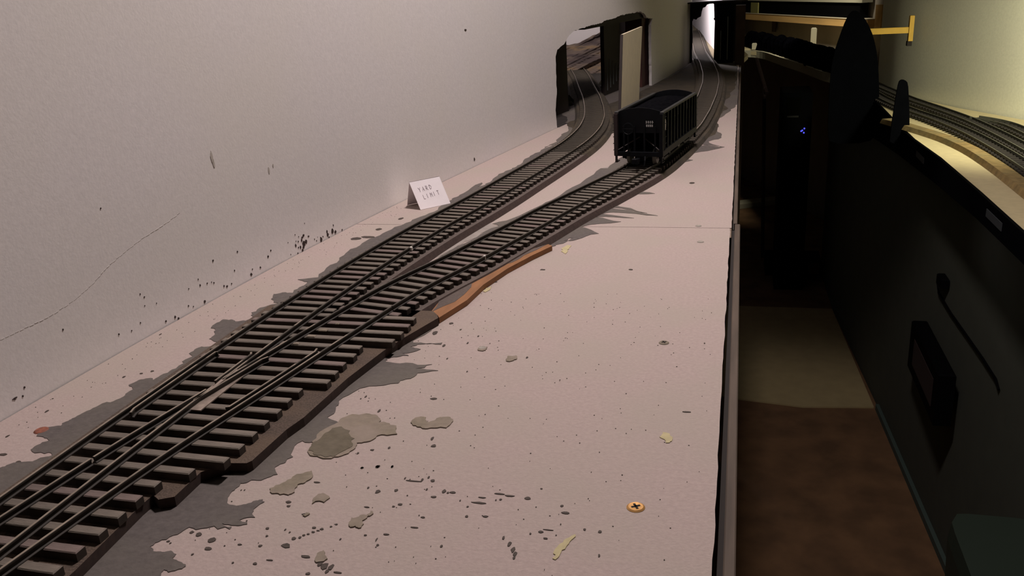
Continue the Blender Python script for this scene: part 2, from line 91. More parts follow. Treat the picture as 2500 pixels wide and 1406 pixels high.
CORK = [[0.4106, 2.8143], [0.4646, 2.6234], [0.5053, 2.4777], [0.5385, 2.2712], [0.5465, 2.0494], [0.5526, 1.839], [0.5188, 1.7145], [0.5264, 1.9665], [0.5187, 2.1413], [0.5031, 2.2734], [0.4482, 2.4327], [0.4038, 2.5331]]
RIDGE = [[0.0109, 5.45, -0.1322], [0.0128, 5.45, -0.1949], [0.2249, 4.85, -0.116], [0.2286, 4.85, -0.1982], [0.3608, 4.1, -0.0959], [0.3669, 4.1, -0.1998]]
FIN1 = [[0.4465, -0.2163], [0.4389, -0.1341], [0.4292, -0.0558], [0.412, 0.0088], [0.3903, 0.054], [0.366, 0.0841], [0.3493, 0.0937], [0.3363, 0.0855], [0.3241, 0.0634], [0.3087, 0.0131], [0.2934, -0.0444], [0.2881, -0.1031], [0.2963, -0.1966], [0.3224, -0.306]]
FIN2 = [[0.4019, -0.1972], [0.4034, -0.164], [0.4071, -0.1095], [0.4103, -0.074], [0.4158, -0.0667], [0.426, -0.068], [0.4338, -0.0758], [0.4392, -0.1157], [0.4469, -0.1814], [0.4545, -0.2092], [0.4688, -0.2316], [0.4641, -0.2483]]
BRACE = [[0.4012, 3.15, 0.0215], [0.5308, 3.15, 0.0262], [0.5321, 3.15, 0.0666], [0.5304, 3.15, -0.0122], [0.4005, 3.15, 0.0319], [0.402, 3.15, 0.0112], [0.5407, 3.15, 0.0662], [0.5223, 3.15, 0.0671]]
ORV = [[18.8602, -20.012, -0.2]]
WHITEBLK = [[0.1362, 5.3, -0.1836], [0.1377, 5.3, -0.2221], [0.3211, 5.3, -0.1175], [0.3231, 5.3, -0.1575]]
LED = [[0.2645, 3.9, -0.4235], [0.2724, 3.9, -0.4166], [0.2597, 3.9, -0.4269], [0.2717, 3.9, -0.4358]]
DARK = [[0.0771, 4.3, -0.1919], [0.1144, 4.3, -0.3053], [0.1339, 4.3, -0.2402], [0.1518, 4.3, -0.2315], [0.2061, 4.3, -0.4309], [0.2613, 4.3, -0.432], [0.1986, 4.3, -0.2608]]
PLANK = [[0.0048, 5.3905], [0.4569, 5.6847], [0.5084, 4.3239], [0.3981, 4.2509]]
MAT = [[-0.0019, 3.6719], [0.4081, 3.6815], [0.4701, 2.759], [0.2324, 2.7382], [0.0074, 2.7719]]
SKIRT = [[0.4081, 3.6815], [0.4701, 2.759], [0.5154, 1.9046]]
WIRE = [[0.49, 2.1912, -0.5064], [0.49, 2.2509, -0.5343], [0.49, 2.2305, -0.5543], [0.49, 2.1148, -0.5648], [0.49, 1.9835, -0.5687], [0.49, 1.8665, -0.5722], [0.49, 1.7767, -0.5779], [0.49, 1.7543, -0.5901]]
SBOX = [[0.49, 2.3129, -0.7276], [0.49, 1.9656, -0.6461], [0.49, 1.9598, -0.6994], [0.49, 2.3036, -0.8006]]
BIN = [[0.3961, 1.2899, -0.7], [0.546, 1.7948, -0.7], [0.5827, 1.864, -0.7]]
FT = [[0.44, 2.3883, -0.2027], [0.44, 2.0917, -0.1868], [0.44, 1.732, -0.1815], [0.44, 1.4758, -0.1806]]
FB = [[0.44, 3.7375, -0.3666], [0.44, 2.5735, -0.2751], [0.44, 2.0622, -0.2451], [0.44, 1.7299, -0.23], [0.44, 1.4553, -0.2249]]
FMARK = [[0.44, 2.2765, -0.2178], [0.44, 1.6139, -0.1934]]
SCARD = [[0.44, 2.3123, -0.2309], [0.44, 1.6139, -0.1934]]
WROCK = [[-0.51, 2.7, 0.0465], [-0.3999, 2.7, 0.0862], [-0.4031, 2.7, -0.0643], [-0.5138, 2.7, -0.061], [-0.5078, 2.7, 0.1087]]
EDGES = [[-0.0031, 0.2964], [-0.0058, 0.3833], [-0.0058, 0.5609], [-0.0052, 0.7884], [-0.0035, 0.8343], [-0.0065, 1.4422], [-0.0036, 2.0171], ["strip"], [0.0029, 0.3001], [0.002, 0.3879], [0.0009, 0.5666], [-0.0005, 0.7956], [-0.0046, 1.4548]]

# ------------------------------------------------------------------ helpers
rnd = random.Random(7)
def link(o, parent=None, **props):
    COL.objects.link(o)
    if parent is not None: o.parent = parent
    for k, v in props.items():
        o[{'cat': 'category'}.get(k, k)] = v
    return o
def mesh_obj(name, verts, faces, m, parent=None, smooth=False, mats=None, fmat=None, **props):
    me = bpy.data.meshes.new(name)
    me.from_pydata([tuple(v) for v in verts], [], faces)
    me.materials.append(m)
    if mats:
        for x in mats: me.materials.append(x)
    if fmat:
        for p, i in zip(me.polygons, fmat): p.material_index = i
    if smooth:
        for p in me.polygons: p.use_smooth = True
    me.validate(); me.update()
    bm = bmesh.new(); bm.from_mesh(me)
    bmesh.ops.recalc_face_normals(bm, faces=bm.faces)
    bm.to_mesh(me); bm.free()
    return link(bpy.data.objects.new(name, me), parent, **props)
def empty(name, loc=(0, 0, 0), **props):
    o = bpy.data.objects.new(name, None)
    o.location = loc; o.empty_display_size = 0.02
    return link(o, None, **props)
def child(parent, o):
    """parent o keeping its world position (parents here are never rotated unless said)"""
    o.parent = parent
    o.location = o.location - parent.location
    return o
class MB:
    def __init__(s): s.v = []; s.f = []
    def add(s, v, f):
        n = len(s.v); s.v += [tuple(a) for a in v]; s.f += [tuple(i + n for i in q) for q in f]
        return s
    def box(s, x0, x1, y0, y1, z0, z1, M=None, c=0.0):
        if c <= 0:
            v = [(x0,y0,z0),(x1,y0,z0),(x1,y1,z0),(x0,y1,z0),(x0,y0,z1),(x1,y0,z1),(x1,y1,z1),(x0,y1,z1)]
            f = [(0,3,2,1),(4,5,6,7),(0,1,5,4),(1,2,6,5),(2,3,7,6),(3,0,4,7)]
        else:
            v = [(x0,y0,z0),(x1,y0,z0),(x1,y1,z0),(x0,y1,z0),(x0,y0,z1-c),(x1,y0,z1-c),(x1,y1,z1-c),(x0,y1,z1-c),
                 (x0+c,y0+c,z1),(x1-c,y0+c,z1),(x1-c,y1-c,z1),(x0+c,y1-c,z1)]
            f = [(0,3,2,1),(0,1,5,4),(1,2,6,5),(2,3,7,6),(3,0,4,7),(4,5,9,8),(5,6,10,9),(6,7,11,10),(7,4,8,11),(8,9,10,11)]
        v = [Vector(a) for a in v]
        if M is not None: v = [M @ a for a in v]
        return s.add(v, f)
    def rod(s, a, b, r, n=8, r2=None):
        a, b = Vector(a), Vector(b); d = (b - a).normalized()
        u = d.orthogonal().normalized(); w = d.cross(u); r2 = r if r2 is None else r2
        v = []
        for p, q in ((a, r), (b, r2)):
            for i in range(n):
                t = 2 * math.pi * i / n
                v.append(p + (u * math.cos(t) + w * math.sin(t)) * q)
        f = [(i, (i+1) % n, n + (i+1) % n, n + i) for i in range(n)]
        f += [tuple(range(n))[::-1], tuple(range(n, 2*n))]
        return s.add(v, f)
    def tube(s, pts, r, n=6):
        P = [Vector(p) for p in pts]; v = []
        for i, p in enumerate(P):
            d = (P[min(i+1, len(P)-1)] - P[max(i-1, 0)]).normalized()
            u = d.cross(Vector((0.13, 0.21, 1))).normalized(); w = d.cross(u)
            for k in range(n):
                t = 2 * math.pi * k / n
                v.append(p + (u * math.cos(t) + w * math.sin(t)) * r)
        f = []
        for i in range(len(P) - 1):
            for k in range(n):
                f.append((i*n+k, i*n+(k+1) % n, (i+1)*n+(k+1) % n, (i+1)*n+k))
        f += [tuple(range(n))[::-1], tuple(range((len(P)-1)*n, len(P)*n))]
        return s.add(v, f)
    def make(s, name, m, parent=None, **kw):
        return mesh_obj(name, s.v, s.f, m, parent, **kw)
def prism(poly, z0, z1):
    """CDT-triangulated vertical prism over a (possibly concave) polygon"""
    tris, P = fill(poly)
    n = len(P)
    v = [(x, y, z1) for x, y in P] + [(x, y, z0) for x, y in P]
    f = [t for t in tris] + [tuple(i + n for i in t[::-1]) for t in tris]
    f += border(tris, n)
    return v, f
def border(tris, n):
    e = {}
    for t in tris:
        for i in range(len(t)):
            a, b = t[i], t[(i+1) % len(t)]
            e[(a, b)] = 1
    return [(b, a, a + n, b + n) for (a, b) in e if (b, a) not in e]
def inside(p, poly):
    x, y = p; c = False; j = len(poly) - 1
    for i in range(len(poly)):
        xi, yi = poly[i][:2]; xj, yj = poly[j][:2]
        if (yi > y) != (yj > y) and x < (xj - xi) * (y - yi) / (yj - yi) + xi: c = not c
        j = i
    return c
def fill(outer, holes=(), extra=()):
    pts, edges = [], []
    for loop in [outer] + list(holes):
        n = len(pts); k = len(loop)
        pts += [Vector((p[0], p[1])) for p in loop]
        edges += [(n + i, n + (i+1) % k) for i in range(k)]
    pts += [Vector(p) for p in extra]
    V, E, Fs = delaunay_2d_cdt(pts, edges, [], 0, 1e-7)[:3]
    tris = []
    for t in Fs:
        c = ((V[t[0]].x + V[t[1]].x + V[t[2]].x) / 3, (V[t[0]].y + V[t[1]].y + V[t[2]].y) / 3)
        if inside(c, outer) and not any(inside(c, h) for h in holes):
            a, b, d = V[t[0]], V[t[1]], V[t[2]]
            t = tuple(t)
            if (b - a).cross(d - a) < 0: t = t[::-1]
            tris.append(t)
    return tris, [(p.x, p.y) for p in V]
def rough(poly, amp=0.16, levels=2, seed=1, cap=0.0022):
    r = random.Random(seed); P = [tuple(p[:2]) for p in poly]
    for _ in range(levels):
        Q = []
        for i, p in enumerate(P):
            q = P[(i+1) % len(P)]
            L = math.hypot(q[0]-p[0], q[1]-p[1])
            k = max(-cap, min(cap, r.gauss(0, amp) * L))
            Q += [p, ((p[0]+q[0])/2 - (q[1]-p[1]) / (L+1e-9) * k, (p[1]+q[1])/2 + (q[0]-p[0]) / (L+1e-9) * k)]
        P = Q
    return P
# ---- curves in plan
def resample(pts, step):
    P = [Vector((p[0], p[1])) for p in pts]
    out = []; carry = 0.0
    L = [0.0]
    for a, b in zip(P, P[1:]): L.append(L[-1] + (b - a).length)
    t = 0.0; i = 0
    while t <= L[-1]:
        while i < len(P) - 2 and L[i+1] < t: i += 1
        out.append(P[i].lerp(P[i+1], (t - L[i]) / (L[i+1] - L[i])))
        t += step
    return out
def smooth(pts, step=0.01, it=40):
    P = resample(pts, step)
    for _ in range(it):
        P = [P[0]] + [(P[i-1] + P[i] * 2 + P[i+1]) / 4 for i in range(1, len(P)-1)] + [P[-1]]
    return P
def offset(P, d):
    out = []
    for i, p in enumerate(P):
        t = (P[min(i+1, len(P)-1)] - P[max(i-1, 0)]).normalized()
        out.append(p + Vector((t.y, -t.x)) * d)      # + = to the right of travel
    return out
def clip(P, y0, y1):
    out = []
    for a, b in zip(P, P[1:]):
        for yy in (y0, y1):
            if a.y < yy < b.y:
                q = a.lerp(b, (yy - a.y) / (b.y - a.y))
                if yy == y0: out.append(q)
                else:
                    if a.y >= y0 and (not out or (out[-1] - a).length > 1e-6): out.append(a)
                    out.append(q)
        if y0 <= a.y and b.y <= y1:
            if not out or (out[-1] - a).length > 1e-6: out.append(a)
    if P[-1].y <= y1 and P[-1].y >= y0: out.append(P[-1])
    return out
def sweep(P, prof, z=0.0):
    """sweep a closed cross-section (offset right, height) along plan points"""
    n = len(prof); v = []
    for i, p in enumerate(P):
        t = (P[min(i+1, len(P)-1)] - P[max(i-1, 0)]).normalized()
        r = Vector((t.y, -t.x))
        for o, h in prof:
            q = p + r * o; v.append((q.x, q.y, z + h))
    f = []; k = []
    for i in range(len(P) - 1):
        for j in range(n):
            f.append((i*n+j, i*n+(j+1) % n, (i+1)*n+(j+1) % n, (i+1)*n+j)); k.append(j)
    f += [tuple(range(n))[::-1], tuple(range((len(P)-1)*n, len(P)*n))]; k += [-1, -1]
    return v, f, k

# ------------------------------------------------------------------ materials
def mat(name, base, rough_=0.8, var=0.0, scale=40.0, var2=0.0, scale2=8.0, bump=0.0, bscale=300.0, metal=0.0,
        tint=None, emit=None, spec=None, stretch=None, detail=4.0):
    m = bpy.data.materials.new(name); m.use_nodes = True
    nt = m.node_tree; N = nt.nodes; L = nt.links
    b = N['Principled BSDF']
    b.inputs['Roughness'].default_value = rough_
    b.inputs['Metallic'].default_value = metal
    if spec is not None: b.inputs['Specular IOR Level'].default_value = spec
    tc = N.new('ShaderNodeTexCoord')
    src = tc.outputs['Object']
    if stretch:
        mp = N.new('ShaderNodeMapping'); L.new(src, mp.inputs[0])
        mp.inputs['Scale'].default_value = stretch[:3]
        if len(stretch) > 3: mp.inputs['Rotation'].default_value = stretch[3:6]
        src = mp.outputs[0]
    col = None
    if var > 0:
        n1 = N.new('ShaderNodeTexNoise'); L.new(src, n1.inputs['Vector'])
        n1.inputs['Scale'].default_value = scale; n1.inputs['Detail'].default_value = detail
        cr = N.new('ShaderNodeValToRGB'); L.new(n1.outputs['Fac'], cr.inputs[0])
        lo = tuple(c * (1 - var) for c in base); hi = tuple(min(1, c * (1 + var)) for c in base)
        cr.color_ramp.elements[0].position = 0.32; cr.color_ramp.elements[1].position = 0.68
        cr.color_ramp.elements[0].color = (*lo, 1); cr.color_ramp.elements[1].color = (*hi, 1)
        col = cr.outputs[0]
    if var2 > 0:
        n2 = N.new('ShaderNodeTexNoise'); L.new(src, n2.inputs['Vector'])
        n2.inputs['Scale'].default_value = scale2; n2.inputs['Detail'].default_value = 2
        c2 = N.new('ShaderNodeValToRGB'); L.new(n2.outputs['Fac'], c2.inputs[0])
        t = tint or tuple(c * 0.8 for c in base)
        c2.color_ramp.elements[0].position = 0.38; c2.color_ramp.elements[1].position = 0.66
        c2.color_ramp.elements[0].color = (0, 0, 0, 1); c2.color_ramp.elements[1].color = (var2, var2, var2, 1)
        mx = N.new('ShaderNodeMix'); mx.data_type = 'RGBA'
        L.new(c2.outputs[0], mx.inputs[0])
        if col is not None: L.new(col, mx.inputs[6])
        else: mx.inputs[6].default_value = (*base, 1)
        mx.inputs[7].default_value = (*t, 1)
        col = mx.outputs[2]
    if col is not None: L.new(col, b.inputs['Base Color'])
    else: b.inputs['Base Color'].default_value = (*base, 1)
    if bump > 0:
        nb = N.new('ShaderNodeTexNoise'); L.new(src, nb.inputs['Vector'])
        nb.inputs['Scale'].default_value = bscale; nb.inputs['Detail'].default_value = 3
        bp = N.new('ShaderNodeBump'); bp.inputs['Strength'].default_value = bump
        bp.inputs['Distance'].default_value = 0.001
        L.new(nb.outputs['Fac'], bp.inputs['Height']); L.new(bp.outputs[0], b.inputs['Normal'])
    if emit:
        b.inputs['Emission Color'].default_value = (*emit[:3], 1)
        b.inputs['Emission Strength'].default_value = emit[3]
    return m
M = {}
M['wall'] = mat('wall_paint', (.79, .755, .75), .9, .035, 260, .35, 7, .10, 500, tint=(.78, .745, .67))
M['board'] = mat('shelf_board', (.42, .340, .314), .92, .06, 420, .6, 16, .3, 700, tint=(.395, .345, .298))
M['ledge'] = mat('board_edge', (.20, .15, .11), .9, .3, 300, bump=.4)
M['batten'] = mat('batten_wood', (.085, .062, .045), .8, .25, 160, stretch=(1, .1, 1))
M['gap'] = mat('dark_gap', (.02, .016, .014), .95)
M['paint'] = mat('scenic_paint', (.105, .090, .084), .85, .16, 260, .6, 14, .3, 500, tint=(.135, .12, .095))
M['tanpaint'] = mat('tan_paint', (.22, .185, .135), .88, .15, 240, .7, 45, .2, 500, tint=(.30, .245, .205))
M['yelpaint'] = mat('yellow_stain', (.48, .42, .24), .9, .1, 200)
M['greywash'] = mat('grey_wash', (.28, .25, .225), .9, .1, 200, .6, 40, tint=(.38, .34, .31))
M['speck'] = mat('dark_speck', (.060, .045, .036), .8, .2, 900)
M['wspeck'] = mat('wall_speck', (.030, .016, .013), .7)
M['smudge'] = mat('wall_smudge', (.50, .46, .41), .9)
M['crack'] = mat('wall_crack', (.60, .565, .54), .9)
M['roadbed'] = mat('brown_roadbed', (.085, .060, .045), .9, .35, 900, .6, 40, .7, 900, tint=(.125, .085, .055))
M['cork'] = mat('painted_cork', (.120, .094, .082), .92, .16, 500, .4, 30, .6, 800, tint=(.075, .06, .05))
M['corkside'] = mat('cork_side', (.052, .032, .026), .95, .2, 300)
M['orange'] = mat('orange_wood', (.30, .135, .050), .8, .22, 160, .5, 30, .3, 300, tint=(.22, .10, .045), stretch=(1, .25, 1))
M['tie'] = mat('tie_wood', (.155, .128, .104), .72, .28, 120, .6, 22, .3, 900, tint=(.070, .068, .048), stretch=(.4, 2, 1))
M['tie2'] = mat('tie_wood_reddish', (.160, .120, .106), .75, .25, 120, .4, 26, .3, 900, stretch=(.4, 2, 1))
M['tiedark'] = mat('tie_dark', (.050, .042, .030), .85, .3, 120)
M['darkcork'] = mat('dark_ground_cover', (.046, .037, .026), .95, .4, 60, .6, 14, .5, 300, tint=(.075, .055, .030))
M['tieside'] = mat('tie_side_shade', (.040, .028, .020), .85, .25, 200)  # shade on the tie sides put into the colour, darker than the tops
M['raildull'] = mat('rail_top_dull', (.050, .040, .028), .6, .3, 90)
M['rail'] = mat('rail_side', (.022, .016, .011), .7, .2, 300)
M['steel'] = mat('rail_top', (.25, .205, .16), .4, .3, 90, metal=.15)
M['frog'] = mat('frog_metal', (.40, .33, .28), .45, .25, 200, metal=.55)
M['card'] = mat('white_card', (.90, .84, .86), .8, .02, 100)
M['ink'] = mat('grey_ink', (.34, .28, .31), .8)
M['screw'] = mat('brass_screw', (.55, .30, .10), .42, .2, 300, metal=.5)
M['putty'] = mat('grey_putty', (.33, .30, .26), .9, .1, 300)
M['rust'] = mat('rusty_screw', (.22, .07, .04), .7, .4, 400)
M['black'] = mat('black_paint', (.010, .010, .013), .62, .2, 60)
M['wagon'] = mat('wagon_black', (.003, .0036, .005), .55, .25, 200, spec=.12)
M['wagonred'] = mat('wagon_dark_brown', (.012, .004, .004), .6)
M['rim'] = mat('grey_rim', (.022, .022, .020), .6)  # top rim, a lighter grey than the wagon body
M['coal'] = mat('coal', (.003, .003, .004), .9, .3, 300, bump=.6, spec=.02)
M['wheel'] = mat('wheel_rim', (.14, .135, .11), .5)
M['mark'] = mat('white_marking', (.30, .30, .29), .7)
M['mark2'] = mat('cream_marking', (.50, .50, .44), .7)
M['fascia'] = mat('black_fascia', (.0014, .0016, .0024), .9, .15, 30, spec=.02)
M['fleck'] = mat('white_fleck', (.75, .72, .66), .6)
M['panel'] = mat('cream_panel', (.86, .76, .55), .8, .04, 60)
M['darkwood'] = mat('dark_timber', (.016, .009, .008), .8, .3, 30)
M['redwood'] = mat('red_brown_timber', (.060, .020, .016), .8, .3, 30)
M['postwood'] = mat('post_timber', (.045, .026, .015), .8, .3, 20)
M['rod'] = mat('pale_cable', (.11, .12, .12), .5)
M['layoutrail'] = mat('layout_rail', (.10, .10, .075), .6)
M['ground'] = mat('dark_ground', (.026, .021, .019), .95, .3, 40, bump=.5, bscale=100)
M['sky'] = mat('white_backdrop', (.80, .77, .80), .9)
M['rightwall'] = mat('right_wall_paint', (.76, .76, .62), .9, .05, 160, .3, 3, .2, 300, tint=(.70, .66, .58))
M['plywood'] = mat('pale_board', (.60, .51, .30), .85, .05, 60)
M['ballast'] = mat('ballast', (.075, .072, .052), .95, .35, 160, .4, 30, .8, 300, tint=(.12, .115, .085))
M['layoutcork'] = mat('layout_cork', (.27, .185, .07), .9, .25, 60, .6, 12, .5, 200, tint=(.18, .165, .085))
M['skirt'] = mat('green_grey_skirt', (.050, .055, .040), .9, .06, 20)
M['floor'] = mat('floor_brown', (.14, .075, .034), .85, .25, 12, bump=.3, bscale=60)
M['mat'] = mat('floor_mat', (.36, .29, .145), .9, .06, 20)
M['trim'] = mat('blue_grey_trim', (.05, .075, .065), .7)
M['beam'] = mat('orange_beam', (.62, .38, .14), .75, .15, 12, stretch=(.2, .2, 2))
M['beamtop'] = mat('beam_top', (.68, .60, .46), .8)
M['yellow'] = mat('yellow_wood', (.55, .34, .045), .7, .12, 20)
M['backwall'] = mat('back_wall_paint', (.22, .19, .155), .9, .08, 10)
M['cream'] = mat('cream_edge', (.34, .32, .24), .85)
M['ridge'] = mat('dark_scenery', (.0012, .0012, .002), .95, .4, 30, bump=.5, bscale=50, spec=.0)
M['plastic'] = mat('black_plastic', (.002, .002, .0025), .8, spec=.04)
M['led'] = mat('blue_led', (.05, .05, .3), .4, emit=(.10, .11, 1.0, .9))
M['olive'] = mat('olive_box', (.24, .22, .07), .8)
M['redcloth'] = mat('dark_red', (.016, .005, .005), .8)
M['pinkbox'] = mat('pinkish_box_end', (.25, .13, .10), .8)
M['bin'] = mat('dark_green_plastic', (.018, .030, .020), .6)
M['ceil'] = mat('ceiling_paint', (.10, .10, .095), .9)

# ================================================================= ROOM
FLOOR_Z, CEIL_Z = -1.15, 1.35
f = MB().box(-1.6, 2.4, -1.2, 7.2, FLOOR_Z - .05, FLOOR_Z).make('floor', M['floor'], kind='structure')
MB().box(-1.6, 2.4, -1.2, 7.2, CEIL_Z, CEIL_Z + .05).make('ceiling', M['ceil'], kind='structure')
MB().box(-1.6, 2.4, -1.25, -1.2, FLOOR_Z, CEIL_Z).make('wall_rear', M['ceil'], kind='structure')
MB().box(-1.65, -1.6, -1.2, 7.2, FLOOR_Z, CEIL_Z).make('wall_far_left', M['ground'], kind='structure')
MB().box(-1.6, 2.4, 7.2, 7.25, FLOOR_Z, CEIL_Z).make('wall_far_end', M['ground'], kind='structure')

# ---- left wall: a thin board that bends along its plan line, with the ragged tunnel opening sawn through it
def path_at(path, s, off=0.0):
    acc = 0.0
    for i in range(len(path) - 1):
        a, b = Vector(path[i]), Vector(path[i+1]); L = (b - a).length
        if s <= acc + L or i == len(path) - 2:
            t = (b - a) / L
            return a + t * (s - acc) + Vector((-t.y, t.x)) * off
        acc += L
def smooth_path(path, it=2):
    P = [tuple(p) for p in path]
    return P
WALLP = smooth_path(WALL)
WS = [0.0]
for a, b in zip(WALLP, WALLP[1:]): WS.append(WS[-1] + math.hypot(b[0]-a[0], b[1]-a[1]))
WSM = smooth([tuple(p) for p in WALLP], .02, 12)
def wall_xy(s, off=0.0):
    # smoothed wall line, so the bend has no creases
    i = max(0, min(len(WSM) - 2, int(s / .02)))
    a, b = WSM[i], WSM[i+1]; t = (b - a).normalized()
    return a + t * (s - i * .02) + Vector((-t.y, t.x)) * off
def sheet(name, outline, holes, off, thick, m, parent=None, step=.06, **props):
    """upright sheet in (distance along wall, height) coordinates"""
    s0 = min(p[0] for p in outline); s1 = max(p[0] for p in outline)
    z0 = min(p[1] for p in outline); z1 = max(p[1] for p in outline)
    ex = []
    s = s0 + step / 2
    while s < s1:
        z = z0 + .03
        while z < z1:
            p = (s, z)
            if inside(p, outline) and not any(inside(p, h) for h in holes): ex.append(p)
            z += .12 if z > .25 or z < -.1 else .05
        s += step
    tris, P = fill(outline, holes, ex)
    n = len(P); v = []
    for o in (off, off + thick):
        for s, z in P:
            q = wall_xy(s, o); v.append((q.x, q.y, z))
    f = list(tris) + [tuple(i + n for i in t[::-1]) for t in tris] + border(tris, n)
    o = mesh_obj(name, v, f, m, parent, smooth=True, **props)
    o.data.set_sharp_from_angle(angle=math.radians(30))
    return o
hole = [tuple(p) for p in HOLE]
hole = [(hole[0][0], -.0005)] + hole[1:-1] + [(hole[-1][0], -.0005)]
hb, ht = hole[0], hole[-1]
hole_r = []
r2 = random.Random(3)
for i in range(len(hole) - 1):                       # ragged saw edge
    a, b = hole[i], hole[i+1]; k = max(1, int(math.hypot(b[0]-a[0], b[1]-a[1]) / .006))
    for j in range(k):
        t = j / k; n_ = r2.uniform(-.0012, .0012) if j else 0
        hole_r.append((a[0] + (b[0]-a[0]) * t + n_, a[1] + (b[1]-a[1]) * t + (n_ if j else 0)))
hole_r.append(hole[-1])
send = WS[-1]
wall_top = [(0, FLOOR_Z), (send, FLOOR_Z), (send, CEIL_Z), (0, CEIL_Z)]
wall = sheet('wall_left', wall_top, [hole_r], 0.0, .006, M['wall'], kind='structure')
# the crack, smudges and mould specks on it
def wall_patch(mb, s, z, a, b, seed, n=9):
    r = random.Random(seed); v = []
    base = [(s + a * math.cos(2*math.pi*i/n) * r.uniform(.7, 1.15), z + b * math.sin(2*math.pi*i/n) * r.uniform(.7, 1.15)) for i in range(n)]
    for o in (-.0004, .0005):
        for q, h in base:
            p = wall_xy(q, o); v.append((p.x, p.y, max(h, .0002)))
    mb.add(v, [tuple(range(n)), tuple(range(n, 2*n))[::-1]] + [(i, (i+1) % n, n+(i+1) % n, n+i) for i in range(n)])
mb = MB()
for i, (s, z, a, b) in enumerate(WSPECK): wall_patch(mb, s, z, a, b, i)
mb.make('mould_specks', M['wspeck'], wall, kind='stuff', label='dark brown mould specks low on the wall')
mb = MB()
for i, (s, z) in enumerate(WSMUDGE[:4]): wall_patch(mb, s, z, (.0016, .0012, .0008, .0012)[i], (.0045, .004, .0022, .0035)[i], 50+i)
mb.make('smudge', M['smudge'], wall, label='pale brown smudge on the wall')
mb = MB(); v = []
for i in range(len(CRACK) - 1):
    (s0, z0), (s1, z1) = CRACK[i], CRACK[i+1]
    k = 5
    for j in range(k):
        t0, t1 = j / k, (j + .75) / k
        w = .00022
        q = []
        for t, dz in ((t0, w), (t1, w), (t1, -w), (t0, -w)):
            p = wall_xy(s0 + (s1-s0)*t, -.0002); q.append((p.x, p.y, z0 + (z1-z0)*t + dz + .0002 * math.sin(j*3+i)))
        q2 = []
        for t, dz in ((t0, w), (t1, w), (t1, -w), (t0, -w)):
            p = wall_xy(s0 + (s1-s0)*t, .0005); q2.append((p.x, p.y, z0 + (z1-z0)*t + dz))
        mb.add(q + q2, [(0,1,2,3), (7,6,5,4), (0,1,5,4), (1,2,6,5), (2,3,7,6), (3,0,4,7)])
mb.make('hairline_crack', M['crack'], wall, label='faint hairline crack running up the wall')

# ================================================================= SHELF
EY0, EYJ, EY1 = -.75, .8105, 2.5
shelf = empty('shelf', (-.2, .9, -.012), label='long pale wallboard shelf along the left wall, splashed with grey paint', cat='shelf')
def wx(y):            # wall x at y
    for i in range(len(WSM) - 1):
        if WSM[i].y <= y <= WSM[i+1].y:
            t = (y - WSM[i].y) / (WSM[i+1].y - WSM[i].y); return WSM[i].x + (WSM[i+1].x - WSM[i].x) * t
    return WSM[-1].x
def wall_edge(y0, y1, n=14):
    return [(wx(y0 + (y1-y0) * i / n) + .0006, y0 + (y1-y0) * i / n) for i in range(n + 1)]
def ragged(x, y0, y1, amp, step, seed):
    r = random.Random(seed); out = []; y = y1
    while y > y0:
        out.append((x + r.uniform(-amp, amp), y)); y -= step
    out.append((x, y0)); return out
for y0, y1, xe, sd in ((EY0, EYJ - .0004, -.0053, 1), (EYJ + .0004, EY1, -.0040, 2)):
    poly = wall_edge(y0, y1) + ragged(xe, y0, y1, .00035, .012, sd)
    v, f = prism(poly, -.012, 0.0)
    fm = [1 if abs(sum(v[i][2] for i in q) / len(q)) < 1e-6 else 0 for q in f]
    o = mesh_obj('shelf_panel', v, f, M['ledge'], None, mats=[M['board']], fmat=fm)
    child(shelf, o)
b = MB().box(-.0036, -.0010, EY0, EYJ, -.045, -.0022).box(-.0030, -.0018, EYJ, EY1, -.045, -.0016)
child(shelf, b.make('backing_strip', M['gap']))
bb = MB()
bb.box(-.0012, .0038, EY0, EYJ + .02, -.06, -.0014, c=.0006)
child(shelf, bb.make('edge_batten', M['batten'], label='narrow brown wooden batten along the shelf edge'))
child(shelf, MB().box(-.0026, .0012, EYJ + .0205, EY1, -.06, -.0008, c=.0006).make('edge_batten', M['batten']))
child(shelf, MB().box(-.0062, -.0040, EYJ - .03, EYJ + .03, -.002, -.0006).make('edge_chip', M['ledge']))
# paint, stains and specks lying on it
pv = rough(PAINT, .13, 2, 5, .0022)
tri, P = fill(pv, [rough(PAINTHOLE, .10, 1, 8, .0015)])
v = [(x, y, .00035) for x, y in P] + [(x, y, .00005) for x, y in P]
n = len(P)
child(shelf, mesh_obj('paint_patch', v, list(tri) + [tuple(i+n for i in t[::-1]) for t in tri] + border(tri, n), M['paint'],
      label='dark grey brushed scenic paint'))
v, f = prism(rough(GCOVER, .10, 2, 91, .003), .00005, .00039)
child(shelf, mesh_obj('ground_cover', v, f, M['darkcork'], label='dark olive-brown ground cover at the far end'))
def patch(poly, z, m, name, seed, amp=.12, **kw):
    v, f = prism(rough(poly, amp, 2, seed, .0012), .00005, z)
    return child(shelf, mesh_obj(name, v, f, m, **kw))
for i, t in enumerate(TAN): patch(t, .0006, M['tanpaint'], 'tan_paint_patch', 20+i, label='olive tan paint splash' if i == 0 else 'small tan stain')
patch(OLIVE, .0008, mat('olive_paint', (.125, .105, .070), .88, .15, 240, .5, 60, .2, 500, tint=(.16, .135, .10)), 'olive_paint_patch', 33, label='darker olive part of the tan splash')
for i, t in enumerate(YEL): patch(t, .0004, M['yelpaint'], 'yellow_stain', 40+i, label='faint yellow stain')
for i, t in enumerate(GREY): patch(t, .00030, M['greywash'], 'grey_wash_patch', 60+i)
mb = MB(); r = random.Random(11)
